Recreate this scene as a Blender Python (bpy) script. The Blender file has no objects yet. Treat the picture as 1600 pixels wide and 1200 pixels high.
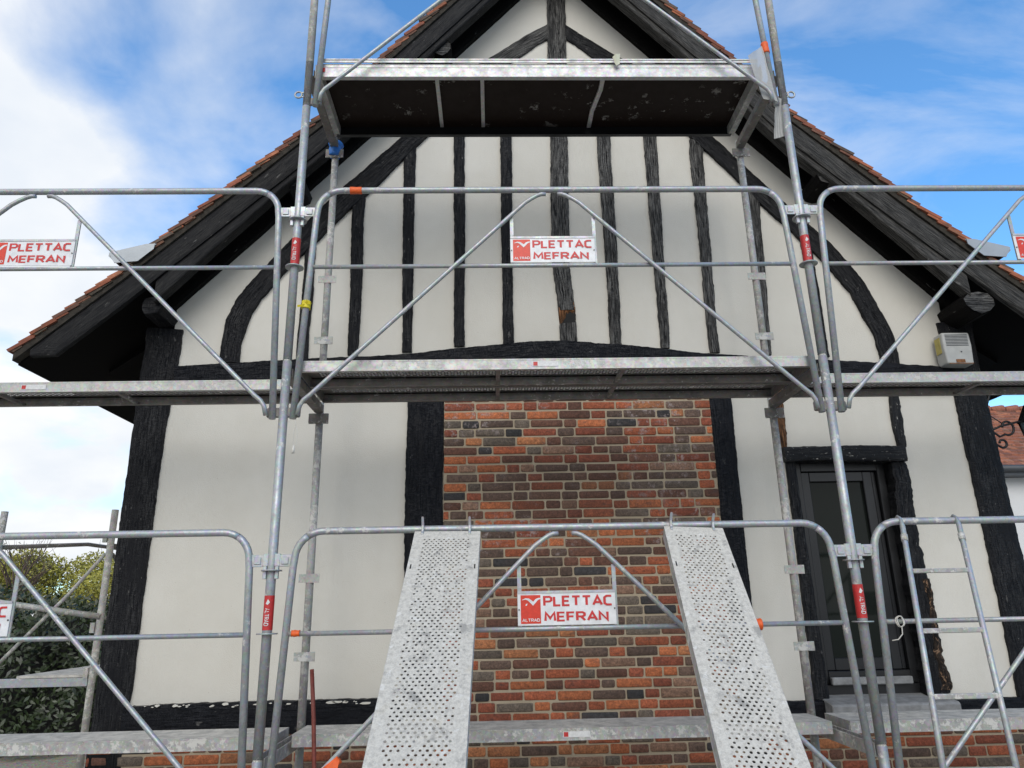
import bpy, math, random
from mathutils import Vector, Matrix
random.seed(7)
S = bpy.context.scene
COL = S.collection
R = math.radians
# ------------------------------------------------------------------ camera
cam_d = bpy.data.cameras.new('camera'); cam = bpy.data.objects.new('camera', cam_d); COL.objects.link(cam)
S.camera = cam
cam_d.sensor_width = 36.0; cam_d.lens = 25.69; cam_d.clip_end = 2000; cam_d.clip_start = 0.05
def cam_axes(p, y, r):
    fwd = Vector((math.sin(y)*math.cos(p), math.cos(y)*math.cos(p), math.sin(p)))
    rt = Vector((math.cos(y), -math.sin(y), 0)); up = rt.cross(fwd)
    return rt*math.cos(r)+up*math.sin(r), up*math.cos(r)-rt*math.sin(r), fwd
rt, up, fw = cam_axes(R(17.069), R(1.659), R(-1.139))
CAM = Vector((1.13, -3.86, 0))
m = Matrix((rt, up, -fw)).transposed().to_4x4(); m.translation = CAM
cam.matrix_world = m
# ------------------------------------------------------------------ world / light
SUN_EL, SUN_AZ = R(34), R(184)       # azimuth clockwise from +Y
w = bpy.data.worlds.new('World'); S.world = w; w.use_nodes = True
nt = w.node_tree; N = nt.nodes; Lk = nt.links
for n in list(N): N.remove(n)
out = N.new('ShaderNodeOutputWorld'); bg = N.new('ShaderNodeBackground'); Lk.new(bg.outputs[0], out.inputs[0])
sky = N.new('ShaderNodeTexSky'); sky.sky_type = 'NISHITA'; sky.sun_disc = False
sky.sun_elevation = SUN_EL; sky.sun_rotation = SUN_AZ; sky.air_density = 1.0; sky.dust_density = 0.3; sky.ozone_density = 2.5
bg.inputs[1].default_value = 0.13
tc = N.new('ShaderNodeTexCoord')
sx = N.new('ShaderNodeSeparateXYZ'); Lk.new(tc.outputs['Generated'], sx.inputs[0])
def mth(op, a, b=None, c=None):
    n = N.new('ShaderNodeMath'); n.operation = op
    for i, v in enumerate((a, b, c)):
        if v is None: continue
        if hasattr(v, 'links') or hasattr(v, 'is_linked'): Lk.new(v, n.inputs[i])
        else: n.inputs[i].default_value = v
    return n.outputs[0]
zc = mth('MAXIMUM', sx.outputs[2], 0.0); zc = mth('ADD', zc, 0.35)
cx = N.new('ShaderNodeCombineXYZ'); Lk.new(mth('DIVIDE', sx.outputs[0], zc), cx.inputs[0]); Lk.new(mth('DIVIDE', sx.outputs[1], zc), cx.inputs[1])
nz = N.new('ShaderNodeTexNoise'); nz.inputs['Scale'].default_value = 2.3; nz.inputs['Detail'].default_value = 9; nz.inputs['Roughness'].default_value = 0.52
nz.inputs['Distortion'].default_value = 0.25
mp = N.new('ShaderNodeMapping'); mp.inputs['Location'].default_value = (3.1, 1.4, 0); Lk.new(cx.outputs[0], mp.inputs[0]); Lk.new(mp.outputs[0], nz.inputs[0])
# more cloud to the west (left) and near the horizon, and over the viewer's back
bias = mth('MULTIPLY', sx.outputs[0], -0.46)
bias = mth('ADD', bias, mth('MULTIPLY', sx.outputs[1], -0.30))
low = mth('MULTIPLY', mth('SUBTRACT', 0.32, sx.outputs[2]), 0.42)
tot = mth('ADD', mth('ADD', mth('MULTIPLY', nz.outputs[0], 1.2), mth('ADD', bias, -.12)), low)
rp = N.new('ShaderNodeValToRGB'); Lk.new(tot, rp.inputs[0])
rp.color_ramp.elements[0].position = 0.20; rp.color_ramp.elements[0].color = (0.0,)*3+(1,)
rp.color_ramp.elements[1].position = 0.48; rp.color_ramp.elements[1].color = (1,)*3+(1,)
e = rp.color_ramp.elements.new(0.35); e.color = (0.5,)*3+(1,)
nz2 = N.new('ShaderNodeTexNoise'); nz2.inputs['Scale'].default_value = 2.6; nz2.inputs['Detail'].default_value = 6; Lk.new(mp.outputs[0], nz2.inputs[0])
cr = N.new('ShaderNodeValToRGB'); Lk.new(nz2.outputs[0], cr.inputs[0])
cr.color_ramp.elements[0].position = 0.3; cr.color_ramp.elements[0].color = (5.5, 6.0, 6.7, 1)
cr.color_ramp.elements[1].position = 0.62; cr.color_ramp.elements[1].color = (7.4, 7.45, 7.45, 1)
tint = N.new('ShaderNodeMixRGB'); tint.blend_type = 'MULTIPLY'; tint.inputs[0].default_value = 1
Lk.new(sky.outputs[0], tint.inputs[1]); tint.inputs[2].default_value = (1.05, 1.68, 2.0, 1)
# thin wisps of high cloud, stretched along one direction
wm = N.new('ShaderNodeMapping'); wm.inputs['Rotation'].default_value = (0, 0, R(35)); wm.inputs['Scale'].default_value = (1.1, 3.4, 1); Lk.new(cx.outputs[0], wm.inputs[0])
wn = N.new('ShaderNodeTexNoise'); wn.inputs['Scale'].default_value = 1.3; wn.inputs['Detail'].default_value = 8; wn.inputs['Roughness'].default_value = .6; wn.inputs['Distortion'].default_value = .6; Lk.new(wm.outputs[0], wn.inputs[0])
wr = N.new('ShaderNodeValToRGB'); Lk.new(wn.outputs[0], wr.inputs[0]); wr.color_ramp.elements[0].position = .48; wr.color_ramp.elements[0].color = (0, 0, 0, 1); wr.color_ramp.elements[1].position = .78; wr.color_ramp.elements[1].color = (.55, .55, .55, 1)
cov = mth('MAXIMUM', rp.outputs[0], wr.outputs[0])
mx = N.new('ShaderNodeMixRGB'); Lk.new(cov, mx.inputs[0]); Lk.new(tint.outputs[0], mx.inputs[1]); Lk.new(cr.outputs[0], mx.inputs[2])
Lk.new(mx.outputs[0], bg.inputs[0])
sd = bpy.data.lights.new('sun', 'SUN'); sd.energy = 1.5; sd.angle = R(42); sd.color = (1, 0.955, 0.885)
sun = bpy.data.objects.new('sun', sd); COL.objects.link(sun)
dv = Vector((math.sin(SUN_AZ)*math.cos(SUN_EL), math.cos(SUN_AZ)*math.cos(SUN_EL), math.sin(SUN_EL)))
sun.rotation_euler = dv.to_track_quat('Z', 'Y').to_euler()
S.view_settings.view_transform = 'Standard'; S.view_settings.look = 'None'; S.view_settings.exposure = 0.12; S.view_settings.gamma = 1
# ------------------------------------------------------------------ helpers
class MB:
    def __init__(s): s.v = []; s.f = []; s.uv = []; s.c = []; s.sm = []
    def face(s, idx, uv=None, col=None, smooth=False):
        s.f.append(tuple(idx)); s.uv.append(uv); s.c.append(col); s.sm.append(smooth)
    def quad(s, a, b, c, d, col=None, uv=None, smooth=False):
        i = len(s.v); s.v += [tuple(a), tuple(b), tuple(c), tuple(d)]; s.face((i, i+1, i+2, i+3), uv, col, smooth)
    def box(s, x0, x1, y0, y1, z0, z1, M=None, col=None):
        P = [(x, y, z) for x in (x0, x1) for y in (y0, y1) for z in (z0, z1)]
        if M is not None: P = [tuple(M @ Vector(p)) for p in P]
        i = len(s.v); s.v += P
        for q in ((0, 1, 3, 2), (4, 6, 7, 5), (0, 4, 5, 1), (2, 3, 7, 6), (0, 2, 6, 4), (1, 5, 7, 3)):
            s.face([i+k for k in q], None, col)
    def prism(s, poly, y0, y1, M=None, col=None, axis='y'):
        n = len(poly); i = len(s.v)
        for yy in (y0, y1):
            for (a, b) in poly:
                p = (a, yy, b) if axis == 'y' else ((yy, a, b) if axis == 'x' else (a, b, yy))
                s.v.append(tuple(M @ Vector(p)) if M is not None else p)
        s.face([i+k for k in range(n)], None, col); s.face([i+n+k for k in reversed(range(n))], None, col)
        for k in range(n):
            k2 = (k+1) % n; s.face((i+k2, i+k, i+n+k, i+n+k2), None, col)
    def tube(s, path, r, n=14, caps=True, closed=False, col=None):
        P = [Vector(p) for p in path]; rings = []
        rr = r if isinstance(r, (list, tuple)) else [r]*len(P)
        T = []
        for k in range(len(P)):
            a = P[k-1] if k > 0 else (P[-1] if closed else P[k]); b = P[k+1] if k < len(P)-1 else (P[0] if closed else P[k])
            T.append((b-a).normalized())
        u = T[0].orthogonal().normalized()
        for k in range(len(P)):
            if k: u = (T[k-1].rotation_difference(T[k]) @ u)
            u = (u - T[k]*u.dot(T[k])).normalized(); v = T[k].cross(u)
            i = len(s.v); rings.append(i)
            for j in range(n):
                a = 2*math.pi*j/n; s.v.append(tuple(P[k]+(u*math.cos(a)+v*math.sin(a))*rr[k]))
        m_ = len(P) if closed else len(P)-1
        for k in range(m_):
            a, b = rings[k], rings[(k+1) % len(P)]
            for j in range(n):
                j2 = (j+1) % n; s.face((a+j, a+j2, b+j2, b+j), None, col, True)
        if caps and not closed:
            s.face([rings[0]+j for j in reversed(range(n))], None, col); s.face([rings[-1]+j for j in range(n)], None, col)
    def build(s, name, mat, parent=None, bevel=0, seg=1):
        me = bpy.data.meshes.new(name); me.from_pydata(s.v, [], s.f)
        me.materials.append(mat)
        me.polygons.foreach_set('use_smooth', s.sm)
        if any(u is not None for u in s.uv):
            ul = me.uv_layers.new(name='UVMap'); k = 0; flat = []
            for f, u in zip(s.f, s.uv):
                for j in range(len(f)): flat += list(u[j]) if u else [0, 0]
            ul.data.foreach_set('uv', flat)
        if any(c is not None for c in s.c):
            ca = me.color_attributes.new('Col', 'FLOAT_COLOR', 'CORNER'); flat = []
            for f, c in zip(s.f, s.c):
                for j in range(len(f)): flat += list(c or (.5, .5, .5))+[1]
            ca.data.foreach_set('color', flat)
        me.update()
        o = bpy.data.objects.new(name, me); COL.objects.link(o)
        if parent: o.parent = parent
        if bevel:
            b = o.modifiers.new('bevel', 'BEVEL'); b.width = bevel; b.segments = seg; b.limit_method = 'ANGLE'; b.angle_limit = R(35)
        return o
def thing(name, label, cat, loc=(0, 0, 0), group=None, rot=None):
    o = bpy.data.objects.new(name, None); COL.objects.link(o); o.location = loc; o.empty_display_size = .1
    if rot: o.rotation_euler = rot
    o['label'] = label; o['category'] = cat
    if group: o['group'] = group
    return o
def tag(o, label, cat, group=None):
    o['label'] = label; o['category'] = cat
    if group: o['group'] = group
    return o
def kids(o): return [c for c in bpy.data.objects if c.parent == o]
def dup(o, loc=None, label=None, parent=None):
    c = o.copy(); COL.objects.link(c)
    if parent is not None: c.parent = parent
    if loc is not None: c.location = loc
    if label: c['label'] = label
    for ch in kids(o): dup(ch, parent=c)
    return c
def arc(cx_, cz_, r, a0, a1, n=8, y=0):
    return [(cx_+r*math.cos(R(a0+(a1-a0)*k/n)), y, cz_+r*math.sin(R(a0+(a1-a0)*k/n))) for k in range(n+1)]
def lerp(pts, x):
    if x <= pts[0][0]: a, b = pts[0], pts[1]
    elif x >= pts[-1][0]: a, b = pts[-2], pts[-1]
    else:
        for a, b in zip(pts, pts[1:]):
            if a[0] <= x <= b[0]: break
    t = (x-a[0])/(b[0]-a[0]); return a[1]+(b[1]-a[1])*t
def vnoise(x, seed=0):
    def h(i): return math.sin(i*127.1+seed*311.7)*43758.5453 % 1
    i = math.floor(x); f = x-i; f = f*f*(3-2*f); return (h(i)*(1-f)+h(i+1)*f)*2-1
# ------------------------------------------------------------------ materials
class MT:
    def __init__(s, name):
        s.m = bpy.data.materials.new(name); s.m.use_nodes = True; s.nt = s.m.node_tree; s.n = s.nt.nodes; s.l = s.nt.links
        s.b = s.n['Principled BSDF']; s._tc = None
    def tc(s, kind='Object'):
        if not s._tc: s._tc = s.n.new('ShaderNodeTexCoord')
        return s._tc.outputs[kind]
    def set(s, **k):
        for a, v in k.items(): s.inp(s.b, a.replace('_', ' '), v)
        return s
    def inp(s, node, key, v):
        i = node.inputs[key]
        if hasattr(v, 'is_linked'): s.l.new(v, i)
        elif isinstance(v, (tuple, list)) and len(v) == 3 and i.type == 'RGBA': i.default_value = (*v, 1)
        else: i.default_value = v
    def mapping(s, src, scale=(1, 1, 1), loc=(0, 0, 0)):
        n = s.n.new('ShaderNodeMapping'); s.l.new(src, n.inputs[0]); n.inputs['Scale'].default_value = scale; n.inputs['Location'].default_value = loc; return n.outputs[0]
    def noise(s, vec, scale, detail=4, rough=.55, dist=0):
        n = s.n.new('ShaderNodeTexNoise'); s.l.new(vec, n.inputs[0]); n.inputs['Scale'].default_value = scale; n.inputs['Detail'].default_value = detail
        n.inputs['Roughness'].default_value = rough; n.inputs['Distortion'].default_value = dist; return n.outputs[0]
    def vor(s, vec, scale, feat='F1', outn=0):
        n = s.n.new('ShaderNodeTexVoronoi'); n.feature = feat; s.l.new(vec, n.inputs[0]); n.inputs['Scale'].default_value = scale; return n.outputs[outn]
    def ramp(s, f, stops):
        n = s.n.new('ShaderNodeValToRGB'); s.l.new(f, n.inputs[0]); e = n.color_ramp.elements
        while len(e) < len(stops): e.new(.5)
        for q, (p, c) in zip(e, stops):
            q.position = p; q.color = (*c, 1) if isinstance(c, tuple) else (c, c, c, 1)
        return n.outputs[0]
    def mix(s, f, a, b, mode='MIX'):
        n = s.n.new('ShaderNodeMixRGB'); n.blend_type = mode
        for i, v in enumerate((f, a, b)):
            if hasattr(v, 'is_linked'): s.l.new(v, n.inputs[i])
            elif i == 0: n.inputs[0].default_value = v
            else: n.inputs[i].default_value = (*v, 1) if isinstance(v, tuple) else (v, v, v, 1)
        return n.outputs[0]
    def math(s, op, a, b=0):
        n = s.n.new('ShaderNodeMath'); n.operation = op
        for i, v in enumerate((a, b)):
            if hasattr(v, 'is_linked'): s.l.new(v, n.inputs[i])
            else: n.inputs[i].default_value = v
        return n.outputs[0]
    def bump(s, h, dist=.002, strength=1.0):
        n = s.n.new('ShaderNodeBump'); s.l.new(h, n.inputs['Height']); n.inputs['Distance'].default_value = dist; n.inputs['Strength'].default_value = strength
        s.l.new(n.outputs[0], s.b.inputs['Normal']); return s
    def attr(s, name='Col'):
        n = s.n.new('ShaderNodeAttribute'); n.attribute_name = name; return n.outputs[0]
    def rnd(s):
        n = s.n.new('ShaderNodeObjectInfo'); return n.outputs['Random']
M = {}
def plain(name, col, rough=.6, metal=0, bump=0, var=.12, scale=30):
    t = MT(name); n = t.noise(t.tc(), scale)
    t.set(Base_Color=t.mix(1, t.ramp(n, [(.3, 1-var), (.7, 1+0*var)]), col, 'MULTIPLY'), Roughness=rough, Metallic=metal)
    if bump: t.bump(n, bump)
    M[name] = t.m; return t
# plaster
t = MT('plaster'); n1 = t.noise(t.tc(), 1.3, 4); n2 = t.noise(t.tc(), 160, 3, .6); n3 = t.noise(t.tc(), 9, 5)
c = t.mix(t.ramp(n1, [(.35, 0.0), (.65, 1.0)]), (.60, .578, .52), (.665, .645, .59))
c = t.mix(t.ramp(n3, [(.2, .0), (.75, .14)]), c, (.52, .49, .43))
nm = t.noise(t.mapping(t.tc(), (1, 1, .35)), 26, 6, .7); c = t.mix(t.ramp(nm, [(.70, 0.0), (.80, .4)]), c, (.40, .37, .32))
ns = t.noise(t.mapping(t.tc(), (7, 7, .5)), 2.0, 5, .6); c = t.mix(t.ramp(ns, [(.5, 0.0), (.85, .07)]), c, (.45, .43, .38))
sp = t.noise(t.tc(), 75, 2, .5); c = t.mix(t.ramp(sp, [(.77, 0.0), (.80, .55)]), c, (.25, .2, .15))
t.set(Base_Color=c, Roughness=.93).bump(t.mix(.5, n2, t.noise(t.tc(), 5, 6, .6)), .008, .5); M['plaster'] = t.m
# timber (uv.x along the grain in metres)
def timber_mat(name, dark, worn, amount, rough=.42, chips=0.0, chipcol=(.55, .54, .5), relief=.005):
    t = MT(name); uv = t.tc('UV'); g = t.mapping(uv, (4.5, 80, 1)); gn = t.noise(g, 1.6, 9, .72, .35)
    g2 = t.mapping(uv, (7, 190, 1)); gf = t.noise(g2, 1.0, 4, .7)
    patch = t.noise(t.mapping(uv, (1.4, 5, 1)), 1.7, 5, .65)
    f = t.math('MULTIPLY', t.ramp(gn, [(.42, 0.0), (.66, 1.0)]), t.ramp(patch, [(.46-.25*amount, 0.0), (.72-.25*amount, 1.0)]))
    kn = t.ramp(t.noise(t.mapping(uv, (9, 22, 1)), 1.0, 5, .6), [(.66, 0.0), (.70, 1.0)])
    c = t.mix(t.math('MULTIPLY', f, min(1, amount*1.2)), dark, worn); c = t.mix(t.math('MULTIPLY', kn, .25), c, (.34, .33, .31))
    tr = t.ramp(t.noise(t.mapping(uv, (60, 12, 1)), 2.2, 4, .7, .5), [(.42, 0.0), (.5, 1.0)])      # short cross-grain checks
    if chips:
        ch = t.noise(t.mapping(uv, (9, 30, 1)), 2.0, 7, .75); c = t.mix(t.ramp(ch, [(.66-chips, 0.0), (.69-chips, 1.0)]), c, chipcol)
    t.set(Base_Color=c, Roughness=t.ramp(gn, [(.3, rough+.2), (.7, rough)]), Specular_IOR_Level=.15)
    h = t.mix(.35, t.mix(.3, gn, gf), t.ramp(gn, [(.38, 0.0), (.46, 1.0)])); h = t.mix(.3, h, tr)
    pf = t.ramp(patch, [(.50-.3*amount, .12), (.66-.3*amount, 1.0)]); h = t.mix(pf, t.noise(t.mapping(uv, (3, 9, 1)), 2.0, 6, .6), h)
    t.bump(h, relief, .85); M[name] = t.m
timber_mat('timber', (.005, .0053, .0075), (.10, .10, .10), .42, .42, .012, (.30, .29, .27), relief=.009)
timber_mat('timber_glossy', (.004, .0045, .007), (.045, .047, .055), .45, .33, relief=.010)
timber_mat('timber_worn', (.007, .007, .008), (.23, .225, .215), .78, .5, relief=.008)
timber_mat('timber_chipped', (.008, .0085, .0105), (.07, .07, .07), .45, .42, .05)
timber_mat('timber_brown_chips', (.010, .009, .009), (.09, .06, .04), .6, .5, .10, (.34, .21, .13), relief=.012)
timber_mat('timber_rotten', (.02, .013, .009), (.27, .13, .06), .85, .7, .05, (.33, .22, .13))
timber_mat('barge', (.008, .0082, .010), (.055, .053, .05), .6, .5, relief=.003)
timber_mat('barge_worn', (.012, .012, .012), (.13, .125, .118), .9, .55, relief=.004)
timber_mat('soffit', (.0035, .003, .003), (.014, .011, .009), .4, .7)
# mortar / brick
t = MT('mortar'); n1 = t.noise(t.tc(), 60, 5); n2 = t.noise(t.tc(), 5, 3)
t.set(Base_Color=t.mix(n2, (.44, .37, .27), (.32, .26, .185)), Roughness=.95).bump(n1, .006, .8); M['mortar'] = t.m
t = MT('brick'); a = t.attr(); n1 = t.noise(t.tc(), 38, 6, .65); n2 = t.noise(t.mapping(t.tc(), (1, 1, 2.5)), 13, 5, .6); n3 = t.noise(t.tc(), 150, 3)
c = t.mix(1, a, t.ramp(n1, [(.25, .5), (.7, 1.25)]), 'MULTIPLY')
c = t.mix(t.ramp(n2, [(.55, 0.0), (.72, .55)]), c, (.075, .05, .045))
sep = t.n.new('ShaderNodeSeparateXYZ'); t.l.new(t.tc(), sep.inputs[0])
n5 = t.noise(t.tc(), 24, 7, .72); n6 = t.noise(t.tc(), 3.1, 3)
c = t.mix(t.math('MULTIPLY', t.ramp(n5, [(.52, 0.0), (.62, .8)]), t.ramp(t.math('ADD', n6, t.math('MULTIPLY', sep.outputs[2], .10)), [(.58, 0.0), (.70, 1.0)])), c, (.36, .30, .29))
gm = t.mapping(t.tc(), (1.15, 0, 2.6), (-1.98, 0, -2.0)); gr = t.n.new('ShaderNodeTexGradient'); gr.gradient_type = 'SPHERICAL'; t.l.new(gm, gr.inputs[0])
n7 = t.noise(t.tc(), 7, 6, .65); so = t.ramp(t.math('ADD', t.math('MULTIPLY', gr.outputs[1], .9), t.math('MULTIPLY', t.math('SUBTRACT', n7, .5), .8)), [(.12, 0.0), (.6, .55)])
c = t.mix(so, c, (.07, .036, .026)); n8 = t.noise(t.tc(), 95, 5, .8); c = t.mix(1, c, t.ramp(n8, [(.34, .5), (.62, 1.25)]), 'MULTIPLY')
t.set(Base_Color=c, Roughness=.86).bump(t.mix(.5, n1, n8), .007, .9); M['brick'] = t.m
# roof tiles
t = MT('tile'); a = t.attr(); n1 = t.noise(t.tc(), 25, 6, .7); n2 = t.noise(t.tc(), 6, 4)
c = t.mix(1, a, t.ramp(n1, [(.3, .55), (.7, 1.2)]), 'MULTIPLY'); c = t.mix(t.ramp(n2, [(.52, 0.0), (.68, .6)]), c, (.06, .05, .035))
t.set(Base_Color=c, Roughness=.85).bump(n1, .004, .7); M['tile'] = t.m
# galvanised steel
def galva(name, base=(.385, .405, .42), splat=.0, metal=.45, rough=.42, dirt=.3):
    t = MT(name); o = t.tc(); n1 = t.vor(o, 70, outn=1); n2 = t.noise(o, 14, 5, .6); n3 = t.noise(o, 85, 4, .7)
    c = t.mix(.12, base, n1, 'OVERLAY'); c = t.mix(t.ramp(n2, [(.45, 0.0), (.7, dirt)]), c, (base[0]*.45, base[1]*.45, base[2]*.44))
    c = t.mix(t.ramp(n3, [(.58, 0.0), (.68, .45)]), c, (.17, .15, .13))
    sp = t.noise(o, 21, 8, .74); big = t.noise(o, 2.3, 2)
    m_ = t.ramp(t.math('ADD', sp, t.math('MULTIPLY', t.math('SUBTRACT', big, .5), .35)), [(.665-splat, 0.0), (.70-splat, 1.0)])
    c = t.mix(m_, c, (.56, .55, .52))
    t.set(Base_Color=c, Metallic=t.mix(m_, metal, 0.0), Roughness=t.mix(m_, t.ramp(n2, [(.3, rough-.08), (.7, rough+.15)]), .9))
    t.bump(t.mix(.6, n3, m_), .0015, .6); M[name] = t.m
galva('galva', splat=.055); galva('galva_dirty', (.40, .395, .38), .13, .15, .6, .5); galva('galva_clean', (.46, .48, .50), .0)
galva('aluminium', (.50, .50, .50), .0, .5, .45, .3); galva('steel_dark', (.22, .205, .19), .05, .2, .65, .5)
galva('deck_steel', (.46, .455, .44), .10, .55, .5, .25)
# plaster-caked plank
t = MT('caked'); o = t.tc(); a1 = t.noise(o, 48, 9, .78); a2 = t.noise(o, 7, 5, .6); a3 = t.noise(o, 150, 4, .7); a4 = t.noise(o, 18, 8, .75, .8)
c = t.mix(t.ramp(a1, [(.36, 0.0), (.56, 1.0)]), (.40, .385, .355), (.60, .58, .53)); c = t.mix(t.ramp(a2, [(.60, 0.0), (.74, .35)]), c, (.50, .43, .30))
c = t.mix(t.ramp(a3, [(.52, 0.0), (.66, .42)]), c, (.33, .32, .30)); c = t.mix(t.ramp(a4, [(.58, 0.0), (.62, .8)]), c, (.66, .65, .62))
c = t.mix(t.ramp(t.noise(o, 11, 7, .7), [(.56, 0.0), (.64, .7)]), c, (.24, .235, .225))
t.set(Base_Color=c, Roughness=.88, Metallic=0.0).bump(t.mix(.5, a1, t.mix(.5, a3, a4)), .008, .9); M['caked'] = t.m
# dusty deck top
t = MT('dusty'); o = t.tc(); a1 = t.noise(o, 12, 7, .7); a3 = t.noise(o, 60, 4, .6)
t.set(Base_Color=t.mix(t.ramp(a1, [(.35, 0.0), (.6, 1.0)]), (.30, .295, .28), (.55, .53, .49)), Roughness=.9).bump(t.mix(.5, a1, a3), .005, .8); M['dusty'] = t.m
# film-faced plywood
t = MT('plywood'); o = t.tc(); a1 = t.noise(t.mapping(o, (1, 1, 1)), 11, 8, .72); a2 = t.noise(o, 1.9, 3)
mk = t.math('MULTIPLY', t.ramp(a1, [(.585, 0.0), (.64, 1.0)]), t.ramp(a2, [(.46, 0.0), (.58, .8)]))
t.set(Base_Color=t.mix(mk, (.013, .007, .005), (.30, .29, .27)), Roughness=t.ramp(a1, [(.3, .5), (.7, .7)]), Specular_IOR_Level=.2).bump(a1, .001, .5); M['plywood'] = t.m
plain('white_paint', (.80, .81, .83), .38, 0, 0, .22, 22); plain('sign_red', (.72, .045, .02), .4, 0, 0, .25, 40); plain('text_red', (.62, .03, .03), .45, 0, 0, .25, 60)
plain('sticker_red', (.55, .03, .03), .45, 0, 0, .3, 60); plain('sticker_white', (.7, .7, .7), .5, 0, 0, .2, 80)
plain('bolt', (.12, .12, .12), .4, .8); plain('orange', (.85, .13, .02), .55, 0, .002, .25, 60); plain('yellow', (.75, .62, .02), .5, 0, .002, .2, 60)
plain('blue', (.03, .19, .62), .45, 0, .002, .25, 60); plain('string', (.62, .60, .55), .8); plain('masking', (.62, .62, .48), .6)
plain('red_oxide', (.22, .045, .03), .55, 0, .002, .45, 40); plain('zinc', (.36, .39, .42), .45, .5, .001, .15, 8)
plain('frame_dark', (.008, .0085, .010), .35, 0, 0, .1, 20); plain('frame_grey', (.009, .010, .012), .3, 0, 0, .1, 20)
plain('sill_stone', (.27, .275, .28), .55, 0, .003, .45, 18); plain('iron', (.008, .008, .010), .45, .2, .001)
plain('box_plastic', (.46, .465, .45), .45, 0, .0006, .18, 14); plain('box_yellow', (.50, .42, .12), .6, 0, 0, .3, 30); plain('rust', (.30, .13, .05), .8, 0, .002, .5, 50)
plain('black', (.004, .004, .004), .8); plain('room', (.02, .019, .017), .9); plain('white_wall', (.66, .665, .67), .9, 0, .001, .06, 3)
plain('gutter_grey', (.055, .062, .072), .5, 0, 0, .2, 5); plain('bark', (.09, .07, .05), .9, 0, .01, .4, 20); plain('twig', (.12, .08, .06), .9)
plain('verge_mortar', (.05, .042, .032), .95, 0, .012, .7, 22)
t = MT('glass'); n1 = t.noise(t.tc(), 1.2, 2)
t.set(Base_Color=(.010, .013, .011), Roughness=.06, IOR=1.45, Specular_IOR_Level=.22).bump(n1, .002, .3); M['glass'] = t.m
t = MT('lantern_glass'); t.set(Base_Color=(.10, .12, .12), Roughness=.15); M['lantern_glass'] = t.m
def leafmat(name, c1, c2, rough=.5, tr=.0):
    t = MT(name); a = t.attr(); n = t.noise(t.tc(), 2.2, 3)
    t.set(Base_Color=t.mix(1, t.mix(n, c1, c2), a, 'MULTIPLY'), Roughness=rough, Subsurface_Weight=0.0); M[name] = t.m
leafmat('laurel', (.010, .020, .008), (.030, .048, .014), .38); leafmat('spring_leaf', (.42, .38, .08), (.30, .28, .06), .8); leafmat('pale_leaf', (.13, .13, .05), (.10, .09, .05), .6)
t = MT('gravel'); v = t.vor(t.tc(), 45, outn=1); n = t.noise(t.tc(), 3, 4)
t.set(Base_Color=t.mix(.4, t.mix(n, (.38, .35, .30), (.27, .25, .21)), v, 'OVERLAY'), Roughness=.95).bump(t.vor(t.tc(), 45), .01, .8); M['gravel'] = t.m
# woven plastic net: fine square holes
t = MT('netting'); uv = t.tc('UV')
wv = t.n.new('ShaderNodeTexBrick'); wv.offset = 0; t.l.new(uv, wv.inputs[0]); wv.inputs['Scale'].default_value = 120; wv.inputs['Mortar Size'].default_value = .16
wv.inputs['Brick Width'].default_value = 1; wv.inputs['Row Height'].default_value = 1
t.set(Base_Color=(.42, .43, .43), Roughness=.6, Alpha=t.ramp(wv.outputs['Fac'], [(0, .6), (1, .95)])); M['netting'] = t.m
# ------------------------------------------------------------------ ground
g = MB(); g.quad((-400, -60, -1.46), (400, -60, -1.46), (400, 700, -1.46), (-400, 700, -1.46)); o = g.build('ground', M['gravel']); o['kind'] = 'structure'
# ------------------------------------------------------------------ the house
CXH = 1.68; WY = 1.22; TF = 1.195; HB = 8.5
house = thing('half_timbered_house', 'half timbered house gable with cream plaster, black timbers and brown tiled roof', 'house', (0, 0, 0))
TILE = [(-2.09, 1.73), (-1.45, 2.31), (-1.25, 2.50), (-.76, 2.97), (-.1, 3.61), (.32, 4.13), (.81, 4.68), (1.68, 5.66)]
def tz(x):
    if x > CXH: x = 2*CXH-x
    return lerp(TILE, x)
# plaster gable
poly = [(-1.2, -.72), (4.55, -.72), (4.55, 2.2), (3.95, 2.86), (3.57, 3.28), (3.16, 3.72), (2.46, 4.52), (1.68, 5.4), (.9, 4.52), (.2, 3.72), (-.21, 3.28), (-.59, 2.86), (-1.2, 2.2)]
def wall_cut(name, poly, holes_x, parent):
    b = MB()
    b.prism(poly, WY, WY+.12); return b.build(name, M['plaster'], parent)
# wall in pieces so that the window is a real opening: left+gable, right of window, below and above it
b = MB()
WX0, WX1, WZ0, WZ1 = 3.26, 4.0, -.60, .97
b.prism([(-1.2, -.72), (WX0, -.72), (WX0, 1.0), (-1.2, 1.0)], WY, WY+.12)
b.prism([(WX1, -.72), (4.55, -.72), (4.55, 1.0), (WX1, 1.0)], WY, WY+.12)
b.prism([(WX0, -.72), (WX1, -.72), (WX1, WZ0), (WX0, WZ0)], WY+.002, WY+.12)
b.prism([(-1.2, 1.0)]+[(4.55, 1.0)]+poly[2:], WY, WY+.12)
wall = b.build('plaster_wall', M['plaster'], house)
b = MB()   # side and back walls, room behind
b.box(-1.38, -1.2, WY+.1, HB, -1.46, 2.05); b.box(4.55, 4.74, WY+.1, HB, -1.46, 2.05); b.box(-1.38, 4.74, HB, HB+.2, -1.46, 2.05)
b.build('side_wall', M['plaster'], house)
b = MB(); b.quad((-1.2, 2.6, -1.4), (4.55, 2.6, -1.4), (4.55, 2.6, 3), (-1.2, 2.6, 3)); b.build('inner_wall', M['room'], house)
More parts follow.
